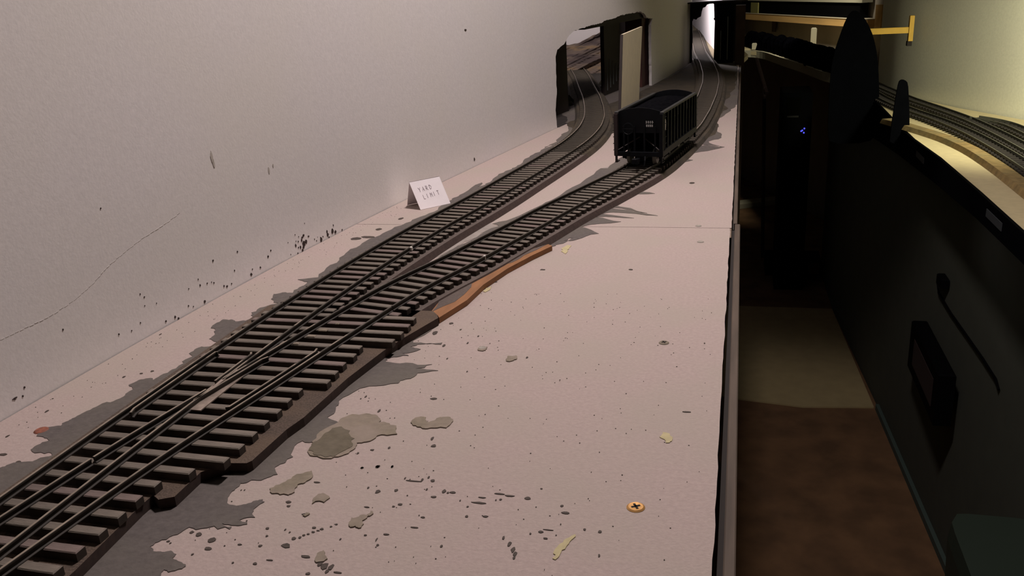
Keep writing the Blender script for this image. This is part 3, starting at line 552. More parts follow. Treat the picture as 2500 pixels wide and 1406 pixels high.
def speck(mb, x, y, a, b, z=.0003):
    n = 8; a0 = r.uniform(0, 1)
    top = [(x + a*math.cos(a0+2*math.pi*i/n)*r.uniform(.7, 1.15), y + b*math.sin(a0+2*math.pi*i/n)*r.uniform(.7, 1.15)) for i in range(n)]
    mb.add([(p[0], p[1], z) for p in top] + [(p[0], p[1], .00005) for p in top],
           [tuple(range(n))] + [(i, (i+1) % n, n+(i+1) % n, n+i) for i in range(n)])
for x, y, a, b in SPECK: speck(mb, x, y, a, b)
for i in range(330):
    y = r.uniform(.24, .62); x = r.uniform(-.23, -.012)
    speck(mb, x, y, r.uniform(.00012, .0004), r.uniform(.00015, .0005))
for i in range(120):
    y = r.uniform(.36, .9); x = wx(y) + r.uniform(.006, .03)
    speck(mb, x, y, r.uniform(.0001, .0003), r.uniform(.0002, .0005))
child(shelf, mb.make('paint_specks', M['speck'], kind='stuff', label='scattered dark paint specks'))
# screws
for i, (x, y) in enumerate(SCREW):
    m = [M['screw'], M['tanpaint'], M['putty'], M['putty'], M['putty'], M['rust']][i]
    lab = ['brass crosshead screw', 'brass screw half hidden by filler', 'screw head under grey filler', 'screw head under grey filler', 'screw head under grey filler', 'rusty red screw'][i]
    R = [.0042, .0034, .0030, .0031, .0030, .0042][i]; n = 20
    v = [(x, y, .0006)] ; f = []
    for k in range(n):
        t = 2*math.pi*k/n; v.append((x + R*math.cos(t)*.8, y + R*math.sin(t)*.8, .0007))
    for k in range(n):
        t = 2*math.pi*k/n; v.append((x + R*math.cos(t), y + R*math.sin(t), .00015))
    for k in range(n):
        f.append((0, 1+k, 1+(k+1) % n)); f.append((1+k, 1+n+k, 1+n+(k+1) % n, 1+(k+1) % n))
    s = child(shelf, mesh_obj('screw', v, f, m, label=lab))
    if i in (0, 1):
        g = MB()
        for a in (.5, .5 + math.pi/2):
            Mx = Matrix.Translation((x, y, 0)) @ Matrix.Rotation(a, 4, 'Z')
            g.box(-R*.5, R*.5, -R*.12, R*.12, .0005, .00085, Mx)
        o = g.make('cross_slot', M['gap'], s)
        o.location = -s.location - shelf.location + Vector((0, 0, 0))

# ================================================================= TRACK
G = .0335
AK = [(-.3285,.08),(-.3285,.345),(-.3265,.45),(-.3235,.54),(-.318,.62),(-.311,.69),(-.3005,.77),(-.288,.84),(-.2775,.91),(-.268,.985),(-.2585,1.055),(-.2495,1.13),(-.2425,1.2),(-.2395,1.26),(-.2405,1.345),(-.250,1.445),(-.269,1.56),(-.299,1.716),(-.337,1.888),(-.386,2.115),(-.43,2.3),(-.50,2.55)]
DK = [(-.2925,.08),(-.2895,.17),(-.285,.233),(-.2815,.263),(-.2775,.303),(-.273,.337),(-.266,.375),(-.2585,.416),(-.251,.465),(-.2435,.505),(-.235,.555),(-.2245,.598),(-.2115,.635),(-.2,.672),(-.191,.711),(-.1815,.741),(-.1725,.776),(-.1605,.824),(-.1475,.867),(-.129,.927),(-.108,.996),(-.092,1.06),(-.078,1.15),(-.065,1.25),(-.055,1.35),(-.0475,1.5),(-.0425,1.7),(-.0430,1.9),(-.05,2.09),(-.068,2.35),(-.1,2.7),(-.128,3.12),(-.155,3.55),(-.19,4.0)]
RA = smooth(AK, .01, 10); RD = smooth(DK, .01, 8)
RB = offset(RA, G); RC = offset(RD, -G)
RB2 = [p for p in RB if p.y > .4]
ZT, ZTT, ZR = .0058, .0104, .0140
RAILP = [(-.0014, 0), (.0014, 0), (.0014, .0004), (.0004, .0007), (.0004, .0022), (.00075, .0026), (.00075, .0033), (.0006, .0036), (-.0006, .0036), (-.00075, .0033), (-.00075, .0026), (-.0004, .0022), (-.0004, .0007), (-.0014, .0004)]
def rail(name, P, parent, z=ZTT, prof=RAILP, **kw):
    v, f, k = sweep(P, prof, z)
    fm = [0] * len(k)
    for i, j in enumerate(k):
        if j == 7:
            yy = v[f[i][0]][1]; fm[i] = 2 if .47 + .05 * math.sin(i) < yy < 1.16 else 1
    o = mesh_obj(name, v, f, M['rail'], None, mats=[M['steel'], M['raildull']], fmat=fm, **kw)
    return child(parent, o)
tie_mesh = {}
def tie_data(L, wid=.0056, kind=0):
    key = (round(L, 4), kind)
    if key not in tie_mesh:
        mb = MB().box(-L/2, L/2, -wid/2, wid/2, 0, ZTT - ZT, c=.0005)
        me = bpy.data.meshes.new('tie'); me.from_pydata(mb.v, [], mb.f)
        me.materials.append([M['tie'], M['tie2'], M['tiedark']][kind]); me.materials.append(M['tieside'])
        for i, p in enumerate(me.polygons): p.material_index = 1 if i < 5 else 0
        tie_mesh[key] = me
    return tie_mesh[key]
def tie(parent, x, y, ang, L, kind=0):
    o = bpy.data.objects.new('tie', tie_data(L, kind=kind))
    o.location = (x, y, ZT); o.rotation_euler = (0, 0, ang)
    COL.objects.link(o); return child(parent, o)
rt = random.Random(21)
YS = .541
# --- turnout
turnout = empty('railway_turnout', (-.30, .35, 0), label='weathered model railway turnout with long brown ties, splitting in the foreground', cat='track')
edges_r = {}
def right_end(i):
    if i <= -6: return -.2665
    if i <= 5: return -.2645 + rt.uniform(-.0006, .0006)
    if i == 6: return -.2540
    if i <= 13: return -.2425 + rt.uniform(-.0004, .0004)
    if i <= 18: return -.2320 + rt.uniform(-.001, .001)
    return -.2150 + rt.uniform(-.0006, .0006)
for i in range(-9, 23):
    y = .2440 + .0131 * i; xr = right_end(i); xl = -.3350 + rt.uniform(-.0006, .0006)
    L = round((xr - xl) / .0015) * .0015
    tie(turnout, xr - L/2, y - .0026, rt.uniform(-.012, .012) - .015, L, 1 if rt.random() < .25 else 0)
rail('stock_rail', clip(RA, .08, YS), turnout); rail('stock_rail', clip(RD, .08, YS), turnout)
p1 = clip(RC, .08, .398); p2 = clip(offset(RA, G), .08, .398)
rail('closure_rail', clip(p1, .08, .3165), turnout); rail('closure_rail', clip(p1, .3185, .398), turnout)
rail('closure_rail', p2, turnout)
# frog: vee, wings, guard rails
vee = [Vector((-.2925, .402))]
B0 = clip(RB2, .412, YS + .001); C0 = clip(RC, .412, YS + .001)
rail('frog_rail', B0, turnout); rail('frog_rail', C0, turnout)
vv = [(-.2938, .398), (B0[0].x - .0012, B0[0].y + .004), (B0[2].x, B0[2].y), (C0[2].x, C0[2].y), (C0[0].x + .0010, C0[0].y + .004), (-.2922, .398)]
v, f = prism(vv, ZTT, ZTT + .0034); child(turnout, mesh_obj('frog', v, f, M['frog'], label='worn silvery frog casting'))
def wing(P, d, y0, y1, flare, mname='wing_rail'):
    Q = offset(clip(P, y0, y1), d); n = len(Q)
    Q = Q[:-1] + [Q[-1] + Vector((flare, 0))]
    rail(mname, Q, turnout)
wing(RB2, -.0034, .40, .452, -.0016); wing(RC, .0034, .385, .447, .0016)
def guard(P, d, y0, y1, flare):
    Q = offset(clip(P, y0, y1), d)
    Q = [Q[0] + Vector((flare, 0))] + Q[1:-1] + [Q[-1] + Vector((flare, 0))]
    rail('guard_rail', Q, turnout)
guard(RA, .0042, .365, .45, .0016); guard(RD, -.0042, .378, .462, -.0016)
# frog base plate and flakes of putty
child(turnout, MB().box(-.2990, -.2870, .378, .440, ZTT, ZTT + .0007).make('frog_plate', M['frog']))
fl = MB()
for x, y, a, b_ in ((-.2712, .5005, .003, .0018), (-.2745, .4895, .003, .0016), (-.2665, .513, .0014, .001), (-.2790, .4760, .0022, .0013)):
    fl.box(x-a, x+a, y-b_, y+b_, ZTT - .0002, ZTT + .0007, Matrix.Rotation(0, 4, 'Z'), c=.0005)
child(turnout, fl.make('filler_flakes', M['tanpaint'], kind='stuff', label='dabs of pale filler on the ties'))
# roadbed under the turnout: sawn brown board
bd = [tuple(p) for p in BOARD]
poly = [(-.3435, .05), (-.262, .05)] + bd[1:4] + bd[4:] + [(-.206, .549), (-.2115, .556), (-.3435, .556)]
v, f = prism(poly, .0004, ZT)
fm = [1 if sum(v[i][2] for i in q) / len(q) > ZT - 1e-5 else 0 for q in f]
child(turnout, mesh_obj('roadbed', v, f, M['corkside'], None, mats=[M['roadbed']], fmat=fm, label='brown sawn roadbed board with stepped edge'))
# --- plain tracks
def plain(name, RL, RR, y0, y1, label, rb_right, rb_left, step=.01215, ys_max=None, dark_y=1.15):
    t = empty(name, (RL[0].x, y0, 0), label=label, cat='track')
    Lp = clip(RL, y0, y1); Rp = clip(RR, y0, y1)
    rail('rail', Lp, t); rail('rail', Rp, t)
    mid = [(a + b) / 2 for a, b in zip(RL, RR)]
    mid = clip(mid, y0 - .001, y1)
    Q = resample([(p.x, p.y) for p in mid], step)
    k = 0
    for i, p in enumerate(Q):
        if k >= 295 or (ys_max and p.y > ys_max): break
        d = (Q[min(i+1, len(Q)-1)] - Q[max(i-1, 0)]).normalized()
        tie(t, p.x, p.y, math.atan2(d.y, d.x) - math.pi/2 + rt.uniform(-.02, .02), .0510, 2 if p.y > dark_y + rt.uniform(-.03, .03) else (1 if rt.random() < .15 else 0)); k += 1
    c = [(-rb_left - .004, .0004), (rb_right + .003, .0004), (rb_right, ZT), (-rb_left, ZT)]
    v, f, kk = sweep(mid, c, 0)
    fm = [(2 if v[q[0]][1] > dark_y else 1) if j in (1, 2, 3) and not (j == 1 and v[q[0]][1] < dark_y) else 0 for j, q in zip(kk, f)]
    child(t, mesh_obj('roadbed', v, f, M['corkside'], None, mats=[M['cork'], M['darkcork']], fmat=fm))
    return t
RBf = offset(RA, G)
left_track = plain('railway_track', RA, RBf, YS + .001, 2.50, 'left model railway track curving away through the ragged tunnel opening', .0300, .0300)
right_track = plain('railway_track', RC, RD, YS + .001, 3.95, 'right model railway track running under the black wagon to the far portal', .0300, .0300, ys_max=3.4, dark_y=1.02)
for (x, y), par in (((-.2762, .6865), left_track), ((-.2030, .6655), right_track)):
    child(par, MB().box(x-.0011, x+.0011, y-.0013, y+.0013, ZTT + .0006, ZTT + .0039, c=.0005).make('fleck', M['fleck'], label='small white fleck on the rail'))
# orange offcut beside the right track
op = [tuple(p) for p in ORANGE]; oi = [tuple(p) for p in ORANGEIN]
body = [(-.2063, .551)] + [(op[0][0]+.0004, op[0][1]+.001)] + op[1:] + [(-.163, .7335)] + [(x - .012, y) for x, y in oi[::-1][1:-1]] + [(-.2135, .556)]
v, f = prism(body, .0003, .0046)
wood = mesh_obj('wood_offcut', v, f, M['orange'], label='orange-brown wedge of wood lying beside the right track', cat='wood')
gp = [(x - .0122, y) for x, y in oi[::-1][1:-1]]
gg = rough([(-.2130, .557)] + [(x + .0002, y) for x, y in oi[1:-1]] + [(-.1640, .7325)] + gp, .1, 1, 77, .001)
v, f = prism(gg, .0045, .00475)
mesh_obj('paint_overspray', v, f, M['cork'], wood, label='grey-brown paint over its inner edge')

# ================================================================= CARD
ca, cb, cc = Vector(CARD[0]), Vector(CARD[1]), Vector(CARD[2])
u = (cb - ca); W = u.length; u = u / W
back = Vector((-u.y, u.x, 0))
card = empty('tent_card', tuple(ca), label='small white folded card with YARD LIMIT written on it, between wall and left track', cat='card')
Hc, dep = .0288, .0165
up = Vector((0, 0, 1))
lean = (back * dep + up * Hc)
t = .0003
nf = u.cross(lean).normalized()
def quadslab(a, b, c, d, nrm, th):
    v = [a, b, c, d, a - nrm*th, b - nrm*th, c - nrm*th, d - nrm*th]
    return v, [(0,1,2,3), (7,6,5,4), (0,4,5,1), (1,5,6,2), (2,6,7,3), (3,7,4,0)]
sk = u * (-.0018)
a0 = ca + up * .0003; b0 = cb + up * .0003
v, f = quadslab(a0, b0, b0 + lean + sk, a0 + lean + sk, nf, t)
child(card, mesh_obj('front_leaf', v, f, M['card']))
bk = back * .031
v, f = quadslab(a0 + bk + u*.001, b0 + bk + u*.001, b0 + lean + sk, a0 + lean + sk, -nf, t)
child(card, mesh_obj('back_leaf', v, f, M['card']))
strokes = {
 'Y': [[(0,1),(.35,.5)],[(.8,1),(.35,.5),(.35,0)]], 'A': [[(0,0),(.4,1),(.75,0)],[(.15,.4),(.62,.4)]],
 'R': [[(0,0),(0,1),(.6,.85),(.55,.55),(0,.5)],[(.2,.5),(.7,0)]], 'D': [[(0,0),(0,1)],[(0,1),(.5,.85),(.7,.5),(.5,.1),(0,0)]],
 'L': [[(0,1),(0,0),(.6,0)]], 'I': [[(.15,1),(.15,0)]], 'M': [[(0,0),(.08,1),(.4,.4),(.72,1),(.8,0)]], 'T': [[(0,1),(.8,1)],[(.4,1),(.4,0)]]}
ink = MB()
Ln = lean.length; lu = lean / Ln
def write(txt, x, y, size, adv, sl):
    for i, ch in enumerate(txt):
        for st in strokes[ch]:
            pts = []
            for px_, py_ in st:
                X = x + (i * adv + px_ * .62) * size; Y = y + py_ * size + i * sl
                pts.append(a0 + sk * (Y / Ln) + u * X + lu * Y + nf * .00012)
            ink.tube(pts, .00026, 5)
write('YARD', W*.19, Ln*.60, .0050, .95, .0003)
write('LIMIT', W*.25, Ln*.335, .0048, .95, .0004)
child(card, ink.make('lettering', M['ink'], label='thin grey handwriting reading YARD LIMIT'))

# ================================================================= WAGON
yA, yB = 1.035, 1.205
def at_y(P, y):
    for a, b in zip(P, P[1:]):
        if a.y <= y <= b.y:
            t = (y - a.y) / (b.y - a.y); return a.lerp(b, t)
mid = [(a + b) / 2 for a, b in zip(RC, RD)]
pa, pb = at_y(mid, yA), at_y(mid, yB)
dirv = (pb - pa).normalized(); ang = math.atan2(dirv.y, dirv.x) - math.pi/2
wagon = empty('coal_wagon', (pa.x + .0015, pa.y, 0), label='black model coal hopper wagon standing on the right track', cat='wagon')
wagon.rotation_euler = (0, 0, ang)
def wpart(mb, name, m, parent=None, **kw): return mb.make(name, m, parent or wagon, **kw)
WL, WW = .176, .0270           # length, half width
Z0, Z1 = .0290, .0770
zt = ZTT + .0036
# body: hopper sides with ribs
wpart(MB().box(-WW, -WW + .0015, .004, WL - .004, Z0 + .004, Z1), 'side_sheet', M['wagon'])
wpart(MB().box(WW - .0015, WW, .004, WL - .004, Z0 + .004, Z1), 'side_sheet', M['wagon'])
for s, y0, y1 in ((1, .004, .040), (-1, WL - .004, WL - .040)):      # sloping end sheets
    e = MB().add([(-WW, y0, Z1 - .012), (WW, y0, Z1 - .012), (WW, y1, Z0 - .004), (-WW, y1, Z0 - .004),
           (-WW, y0 + s*.0015, Z1 - .012), (WW, y0 + s*.0015, Z1 - .012), (WW, y1 + s*.0015, Z0 - .004), (-WW, y1 + s*.0015, Z0 - .004)],
          [(0,1,2,3), (7,6,5,4), (0,1,5,4), (1,2,6,5), (2,3,7,6), (3,0,4,7)])
    wpart(e, 'slope_sheet', M['wagon'])
for y in (.0025, WL - .0025):
    b = MB(); n = 14; v = []
    for yy in (y - .0012, y + .0012):
        for i in range(n + 1):
            x = -WW + 2*WW*i/n
            v.append((x, yy, Z1 + .0055 * math.sin(math.pi * i / n) ** .7))
        v += [(WW, yy, Z1 - .024), (-WW, yy, Z1 - .024)]
    k = n + 3
    f = [tuple(range(k)), tuple(range(k, 2*k))[::-1]] + [(i, (i+1) % k, k+(i+1) % k, k+i) for i in range(k)]
    b.add(v, f); wpart(b, 'end_sheet', M['wagon'])
for sx in (-1, 1):
    for i in range(11):
        y = .006 + (WL - .012) * i / 10
        x0, x1 = (WW, WW + .0022) if sx > 0 else (-WW - .0022, -WW)
        wpart(MB().box(x0, x1, y - .0011, y + .0011, Z0, Z1 - .001), 'rib', M['wagon'])
    x0, x1 = (WW - .0018, WW + .0028) if sx > 0 else (-WW - .0028, -WW + .0018)
    wpart(MB().box(x0, x1, -.001, WL + .001, Z1 - .0012, Z1 + .0012, c=.0005), 'top_rim', M['rim'])
    wpart(MB().box(x0, x1, -.004, WL + .004, Z0 - .003, Z0 + .004), 'side_sill', M['wagon'])
    for ye in (-.003, WL + .003):
        x = sx * (WW + .0005)
        wpart(MB().box(x - .0022, x + .0022, ye - .0022, ye + .0022, Z0 - .002, Z1 - .001), 'corner_post', M['wagonred'] if sx < 0 else M['wagon'])
        # ladder
        g = MB()
        for k in range(6):
            z = Z0 + .004 + k * .0078
            yy = ye
            g.rod((x + sx*.0035, yy - .001, z), (x + sx*.0035, yy + (.010 if ye < 0 else -.010), z), .00035, 6)
        wpart(g, 'grab_iron', M['wagon'])
        st = MB().box(x - .0012, x + .0012, ye - .001, ye + .001, Z0 - .0105, Z0 - .001)
        st.box(x - .0014, x + .0014, ye - .001, ye + .010, Z0 - .0108, Z0 - .0100)
        wpart(st, 'stirrup_step', M['wagonred'] if sx < 0 else M['wagon'])
# coal load
r = random.Random(4); nx, ny = 14, 30; v = []; f = []
for j in range(ny + 1):
    for i in range(nx + 1):
        x = -WW + .0018 + (2*WW - .0036) * i / nx; y = .006 + (WL - .012) * j / ny
        h = Z1 - .0045 + .0075 * math.sin(math.pi*i/nx) * math.sin(math.pi*j/ny) ** .5 + r.uniform(-.0008, .0008)
        v.append((x, y, h))
for j in range(ny):
    for i in range(nx):
        a = j*(nx+1) + i; f.append((a, a+1, a+nx+2, a+nx+1))
mesh_obj('coal_load', v, f, M['coal'], wagon)
# end platforms, centre sill, hopper chutes
wpart(MB().box(-WW - .001, WW + .001, -.0045, .0, Z0 - .003, Z0 + .002), 'end_sill', M['wagon'])
wpart(MB().box(-WW - .001, WW + .001, WL, WL + .0045, Z0 - .003, Z0 + .002), 'end_sill', M['wagon'])
wpart(MB().box(-.005, .005, -.002, WL + .002, Z0 - .009, Z0 - .001), 'centre_sill', M['wagon'])
for yc in (WL*.38, WL*.62):
    g = MB()
    g.add([(-.026, yc-.02, Z0), (.026, yc-.02, Z0), (.026, yc+.02, Z0), (-.026, yc+.02, Z0), (-.018, yc-.008, .0185), (.018, yc-.008, .0185), (.018, yc+.008, .0185), (-.018, yc+.008, .0185)],
          [(3,2,1,0), (4,5,6,7), (0,1,5,4), (1,2,6,5), (2,3,7,6), (3,0,4,7)])
    wpart(g, 'hopper_chute', M['wagon'])
for y in (0.001, WL - .001):          # vertical struts below the slope sheets
    g = MB()
    for x in (-.019, -.006, .006, .019): g.box(x-.001, x+.001, y-.001, y+.001, Z0 + .001, Z1 - .016)
    wpart(g, 'end_strut', M['wagon'])
br = MB()
for s in (-1, 1):
    br.rod((s*WW, -.003, Z0 + .003), (s*.002, .010, Z1 - .03), .0007, 6)
wpart(br, 'brace', M['wagonred'])
bw = MB().rod((-.012, -.006, Z0), (-.012, -.006, Z1 - .018), .0006, 6)
n = 16; ring = [(-.012 + .0065*math.cos(2*math.pi*i/n), -.006, Z1 - .018 + .0065*math.sin(2*math.pi*i/n)) for i in range(n)]
bw.tube(ring + [ring[0]], .0006, 5); bw.rod((-.0185, -.006, Z1-.018), (-.0055, -.006, Z1-.018), .0004, 5)
wpart(bw, 'brake_wheel', M['wagon'])
# bogies
def wheel_mb(x, y, R=.0088):
    g = MB(); s = 1 if x > 0 else -1
    g.rod((x - s*.0018, y, zt + R), (x + s*.0014, y, zt + R), R, 20, R*.95)
    g.rod((x - s*.0030, y, zt + R), (x - s*.0018, y, zt + R), R + .0011, 20)
    return g
for yc in (.033, WL - .033):
    bog = MB()
    for s in (-1, 1):
        x = s * .0225
        bog.box(x-.0016, x+.0016, yc-.022, yc+.022, zt + .0085, zt + .0115)
        bog.box(x-.0016, x+.0016, yc-.011, yc+.011, zt + .0035, zt + .0060)
        for q in (-1, 1):
            bog.rod((x, yc+q*.021, zt+.0095), (x, yc+q*.009, zt+.0045), .0011, 6)
            bog.box(x-.0024, x+.0024, yc+q*.0165-.0028, yc+q*.0165+.0028, zt+.0060, zt+.0116)
        for q in (-1, 0, 1): bog.rod((x, yc+q*.0035, zt+.0055), (x, yc+q*.0035, zt+.0105), .0013, 8)
    bog.box(-.0225, .0225, yc-.0035, yc+.0035, zt+.0075, zt+.0115)
    bog.rod((0, yc, zt+.010), (0, yc, Z0 - .008), .004, 10)
    bo = wpart(bog, 'bogie', M['wagon'])
    for q in (-1, 1):
        ax = MB().rod((-.0215, yc+q*.0165, zt+.0088), (.0215, yc+q*.0165, zt+.0088), .0012, 8)
        wpart(ax, 'axle', M['wagon'], bo)
        for s in (-1, 1):
            wpart(wheel_mb(s*G/2, yc+q*.0165), 'wheel', M['wheel'] if q*yc < 0 or True else M['wagon'], bo)
for y, s in ((-.0045, -1), (WL + .0045, 1)):
    g = MB().box(-.0022, .0022, min(y, y+s*.009), max(y, y+s*.009), Z0-.0085, Z0-.0045, c=.0006)
    g.box(-.0045, .0035, min(y+s*.008, y+s*.013), max(y+s*.008, y+s*.013), Z0-.0095, Z0-.0035, c=.0008)
    g.box(.0015, .0035, min(y+s*.012, y+s*.016), max(y+s*.012, y+s*.016), Z0-.0095, Z0-.0035)
    wpart(g, 'coupler', M['wagon'])
    h = MB().tube([(.008*-s, y, Z0-.003), (.009*-s, y+s*.004, Z0-.007), (.0085*-s, y+s*.006, Z0-.013)], .0008, 6)
    wpart(h, 'brake_hose', M['wagon'])
# markings: blurred white reporting block and small disc on the near end, spaced letters on the side
mk = MB(); y = .0012 - .0026
def bar(x0, x1, z0, z1): mk.box(x0, x1, y, y + .0008, z0, z1)
zz = Z1 - .0125
for k in range(4):
    bar(.0085 + k*.0024, .0094 + k*.0024, zz, zz + .0030)
    bar(.0085 + k*.0024, .0101 + k*.0024, zz + .0011, zz + .0018)
    bar(.0087 + k*.0022, .0102 + k*.0022, zz - .0038, zz - .0012)
wpart(mk, 'reporting_marks', M['mark'], label='small faded white reporting marks')
dk = MB(); n = 14
xd, zd = WW + .0024, Z1 - .0145
pts = [(.0095 + .0038*math.cos(2*math.pi*i/n), zd + .0062*math.sin(2*math.pi*i/n) * (1.25 if math.sin(2*math.pi*i/n) < 0 else 1)) for i in range(n)]
dk.add([(xd - .0022, a, z) for a, z in pts] + [(xd - .0004, a, z) for a, z in pts], [tuple(range(n)), tuple(range(n, 2*n))] + [(i, (i+1) % n, n+(i+1) % n, n+i) for i in range(n)])
wpart(dk, 'herald', M['mark2'], label='small cream oval herald')
lt = MB()
for yy, kind in ((.046, 0), (.063, 1), (.080, 2), (.113, 0), (.130, 0)):
    x0, x1 = WW - .0002, WW + .0005
    z = Z1 - .0135
    lt.box(x0, x1, yy - .0006, yy + .0006, z, z + .0075)
    if kind: lt.box(x0, x1, yy - .0014, yy + .0014, z, z + .0012)
    if kind == 2: lt.box(x0, x1, yy - .0014, yy + .0014, z + .003, z + .0042)
wpart(lt, 'side_lettering', M['mark'], label='widely spaced faded side lettering')

# ================================================================= PANEL between the tracks
def panel_slab(x0, x1, b0, b1, t0, t1, zb, zt0, zt1):
    g = MB()
    g.add([(x0, b0, zb), (x1, b0, zb), (x1, b1, zb), (x0, b1, zb), (x0, t0, zt0), (x1, t0, zt0), (x1, t1, zt1), (x0, t1, zt1)],
          [(3,2,1,0), (4,5,6,7), (0,1,5,4), (1,2,6,5), (2,3,7,6), (3,0,4,7)])
    return g
pnl = panel_slab(-.1865, -.1830, 1.390, 1.656, 1.438, 1.727, .0004, .1435, .1405).make('partition', M['panel'],
    label='cream rectangular board standing upright behind the coal wagon', cat='panel')
panel_slab(-.1869, -.1828, 1.386, 1.3898, 1.434, 1.4378, .0004, .1436, .1436).make('edge_strip', M['darkwood'], pnl)

# ================================================================= TUNNEL ROOM behind the left wall
def wall_box(name, s0, s1, o0, o1, z0, z1, m, parent=None, **props):
    p = [wall_xy(s0, o0), wall_xy(s1, o0), wall_xy(s1, o1), wall_xy(s0, o1)]
    v, f = prism([(q.x, q.y) for q in p], z0, z1)
    return mesh_obj(name, v, f, m, parent, **props)
tunnel = empty('tunnel_lining', tuple(wall_xy(2.7, .03)) + (0,), label='dark timber framing lining the ragged tunnel opening in the wall', cat='framing')
child(tunnel, wall_box('stud', 2.835, 2.945, .052, .060, .0004, .30, M['darkwood']))
child(tunnel, wall_box('stud', 2.975, 3.075, .013, .050, .0004, .30, M['redwood']))
child(tunnel, wall_box('jamb_board', 2.36, 2.622, .052, .062, .0004, .30, M['darkwood']))
child(tunnel, wall_box('backing_board', 2.925, 3.12, .068, .076, .0004, .30, M['redwood']))
child(tunnel, wall_box('header', 2.60, 3.06, .0075, .050, .146, .185, M['darkwood']))
child(tunnel, wall_box('header', 2.40, 3.06, .052, .066, .156, .30, M['darkwood']))
cb_ = []
for k in range(5):
    s = 2.845 + k * .020
    a = wall_xy(s, .0495)
    g = MB().rod((a.x, a.y, .010 + .004*k), (a.x, a.y, .078 - .006*k), .0009, 6)
    g.make('hanging_cable', M['rod'], None, label=['leftmost thin cable hanging on the dark stud in the tunnel opening, the longest', 'second cable from the left on the dark tunnel stud', 'middle one of the five cables on the dark tunnel stud', 'second cable from the right on the dark tunnel stud', 'rightmost and shortest cable on the dark tunnel stud'][k], cat='cable', group='cables on the tunnel stud')
# tunnel floor
tf = [(wx(1.36), 1.36), (wx(2.05), 2.05), (-.17, 2.6), (-.9, 2.6), (-.9, 1.36)]
tf = [(wx(1.30) - .0105, 1.30), (wx(1.433) - .011, 1.433), (wx(2.017) - .011, 2.017), (-.16, 2.45), (-.20, 2.60), (-1.0, 2.9), (-1.0, 1.30)]
v, f = prism(tf, -.012, 0.0003)
mesh_obj('tunnel_floor', v, f, M['ground'], kind='structure')
for a, b_ in (((wx(1.433)-.006, 1.425), (wx(2.017)-.006, 2.02)),):
    v, f = prism([(a[0]-.006, a[1]), (a[0]+.0065, a[1]), (b_[0]+.0065, b_[1]), (b_[0]-.006, b_[1])], -.011, .0002)
    mesh_obj('trim_1', v, f, M['ground'], kind='structure')
# tunnel enclosure: ceiling and sides keep it dim
MB().box(-1.0, -.97, 1.30, 2.95, 0, .55).make('wall_tunnel_left', M['sky'], kind='structure')
MB().box(-1.0, -.42, 1.27, 1.30, 0, .55).make('wall_tunnel_near', M['ground'], kind='structure')
v, f = prism([(-1.0, 1.30), (wx(1.30)-.012, 1.30), (wx(2.017)-.012, 2.017), (-.17, 2.5), (-.30, 2.95), (-1.0, 2.95)], .55, .56)
mesh_obj('ceiling_tunnel', v, f, M['ground'], kind='structure')
# painted sky behind the rock face
MB().box(-.95, -.30, 2.60, 2.61, 0, .545).make('sky_board', M['sky'], label='white sky board behind the rock face inside the tunnel', cat='backdrop')
# rock face with slanting strata
nx, nz = 60, 34; v = []; f = []
r = random.Random(9)
def hsh(i, j): return random.Random(i*92821 + j*68917).uniform(-1, 1)
from mathutils import noise
for j in range(nz + 1):
    for i in range(nx + 1):
        x = -.60 + .34 * i / nx
        top = .058 + .047 * min(1, max(0, (x + .455) / .11)) + .004 * noise.noise(Vector((x*60, 3, 0)))
        z = top * j / nz
        band = z - (x + .45) * .42
        q = noise.noise(Vector((band * 60, x * 6, 1.3))) + .5 * noise.noise(Vector((band * 150, x * 14, 4.1)))
        y = 2.30 + .12 * (j / nz) - .022 * q - .006 * math.floor((band * 90) % 2)
        v.append((x, y, z))
for j in range(nz):
    for i in range(nx):
        a = j*(nx+1)+i; f.append((a, a+1, a+nx+2, a+nx+1))
n0 = len(v)
for i in range(nx + 1): v.append((-.60 + .34*i/nx, 2.52, v[nz*(nx+1)+i][2] + .004))
for i in range(nx): f.append((nz*(nx+1)+i, nz*(nx+1)+i+1, n0+i+1, n0+i))
rk = bpy.data.materials.new('rock_strata'); rk.use_nodes = True
nt = rk.node_tree; bs = nt.nodes['Principled BSDF']; bs.inputs['Roughness'].default_value = .95
tc = nt.nodes.new('ShaderNodeTexCoord'); mp = nt.nodes.new('ShaderNodeMapping')
mp.inputs['Rotation'].default_value = (0, math.radians(23), 0); mp.inputs['Scale'].default_value = (7, 7, 62)
nn = nt.nodes.new('ShaderNodeTexNoise'); nn.inputs['Scale'].default_value = 1.0; nn.inputs['Detail'].default_value = 5
cr = nt.nodes.new('ShaderNodeValToRGB')
for p_, c_ in ((.30, (.030, .026, .026)), (.42, (.075, .055, .055)), (.52, (.13, .10, .085)), (.60, (.21, .145, .085)), (.70, (.085, .068, .058))):
    el = cr.color_ramp.elements.new(p_); el.color = (*c_, 1)
cr.color_ramp.elements.remove(cr.color_ramp.elements[0]); cr.color_ramp.elements.remove(cr.color_ramp.elements[-1])
nt.links.new(tc.outputs['Object'], mp.inputs[0]); nt.links.new(mp.outputs[0], nn.inputs['Vector'])
nt.links.new(nn.outputs['Fac'], cr.inputs[0]); nt.links.new(cr.outputs[0], bs.inputs['Base Color'])
mesh_obj('rock_face', v, f, rk, None, smooth=False, label='carved rock face with slanting brown strata seen inside the tunnel', cat='scenery')
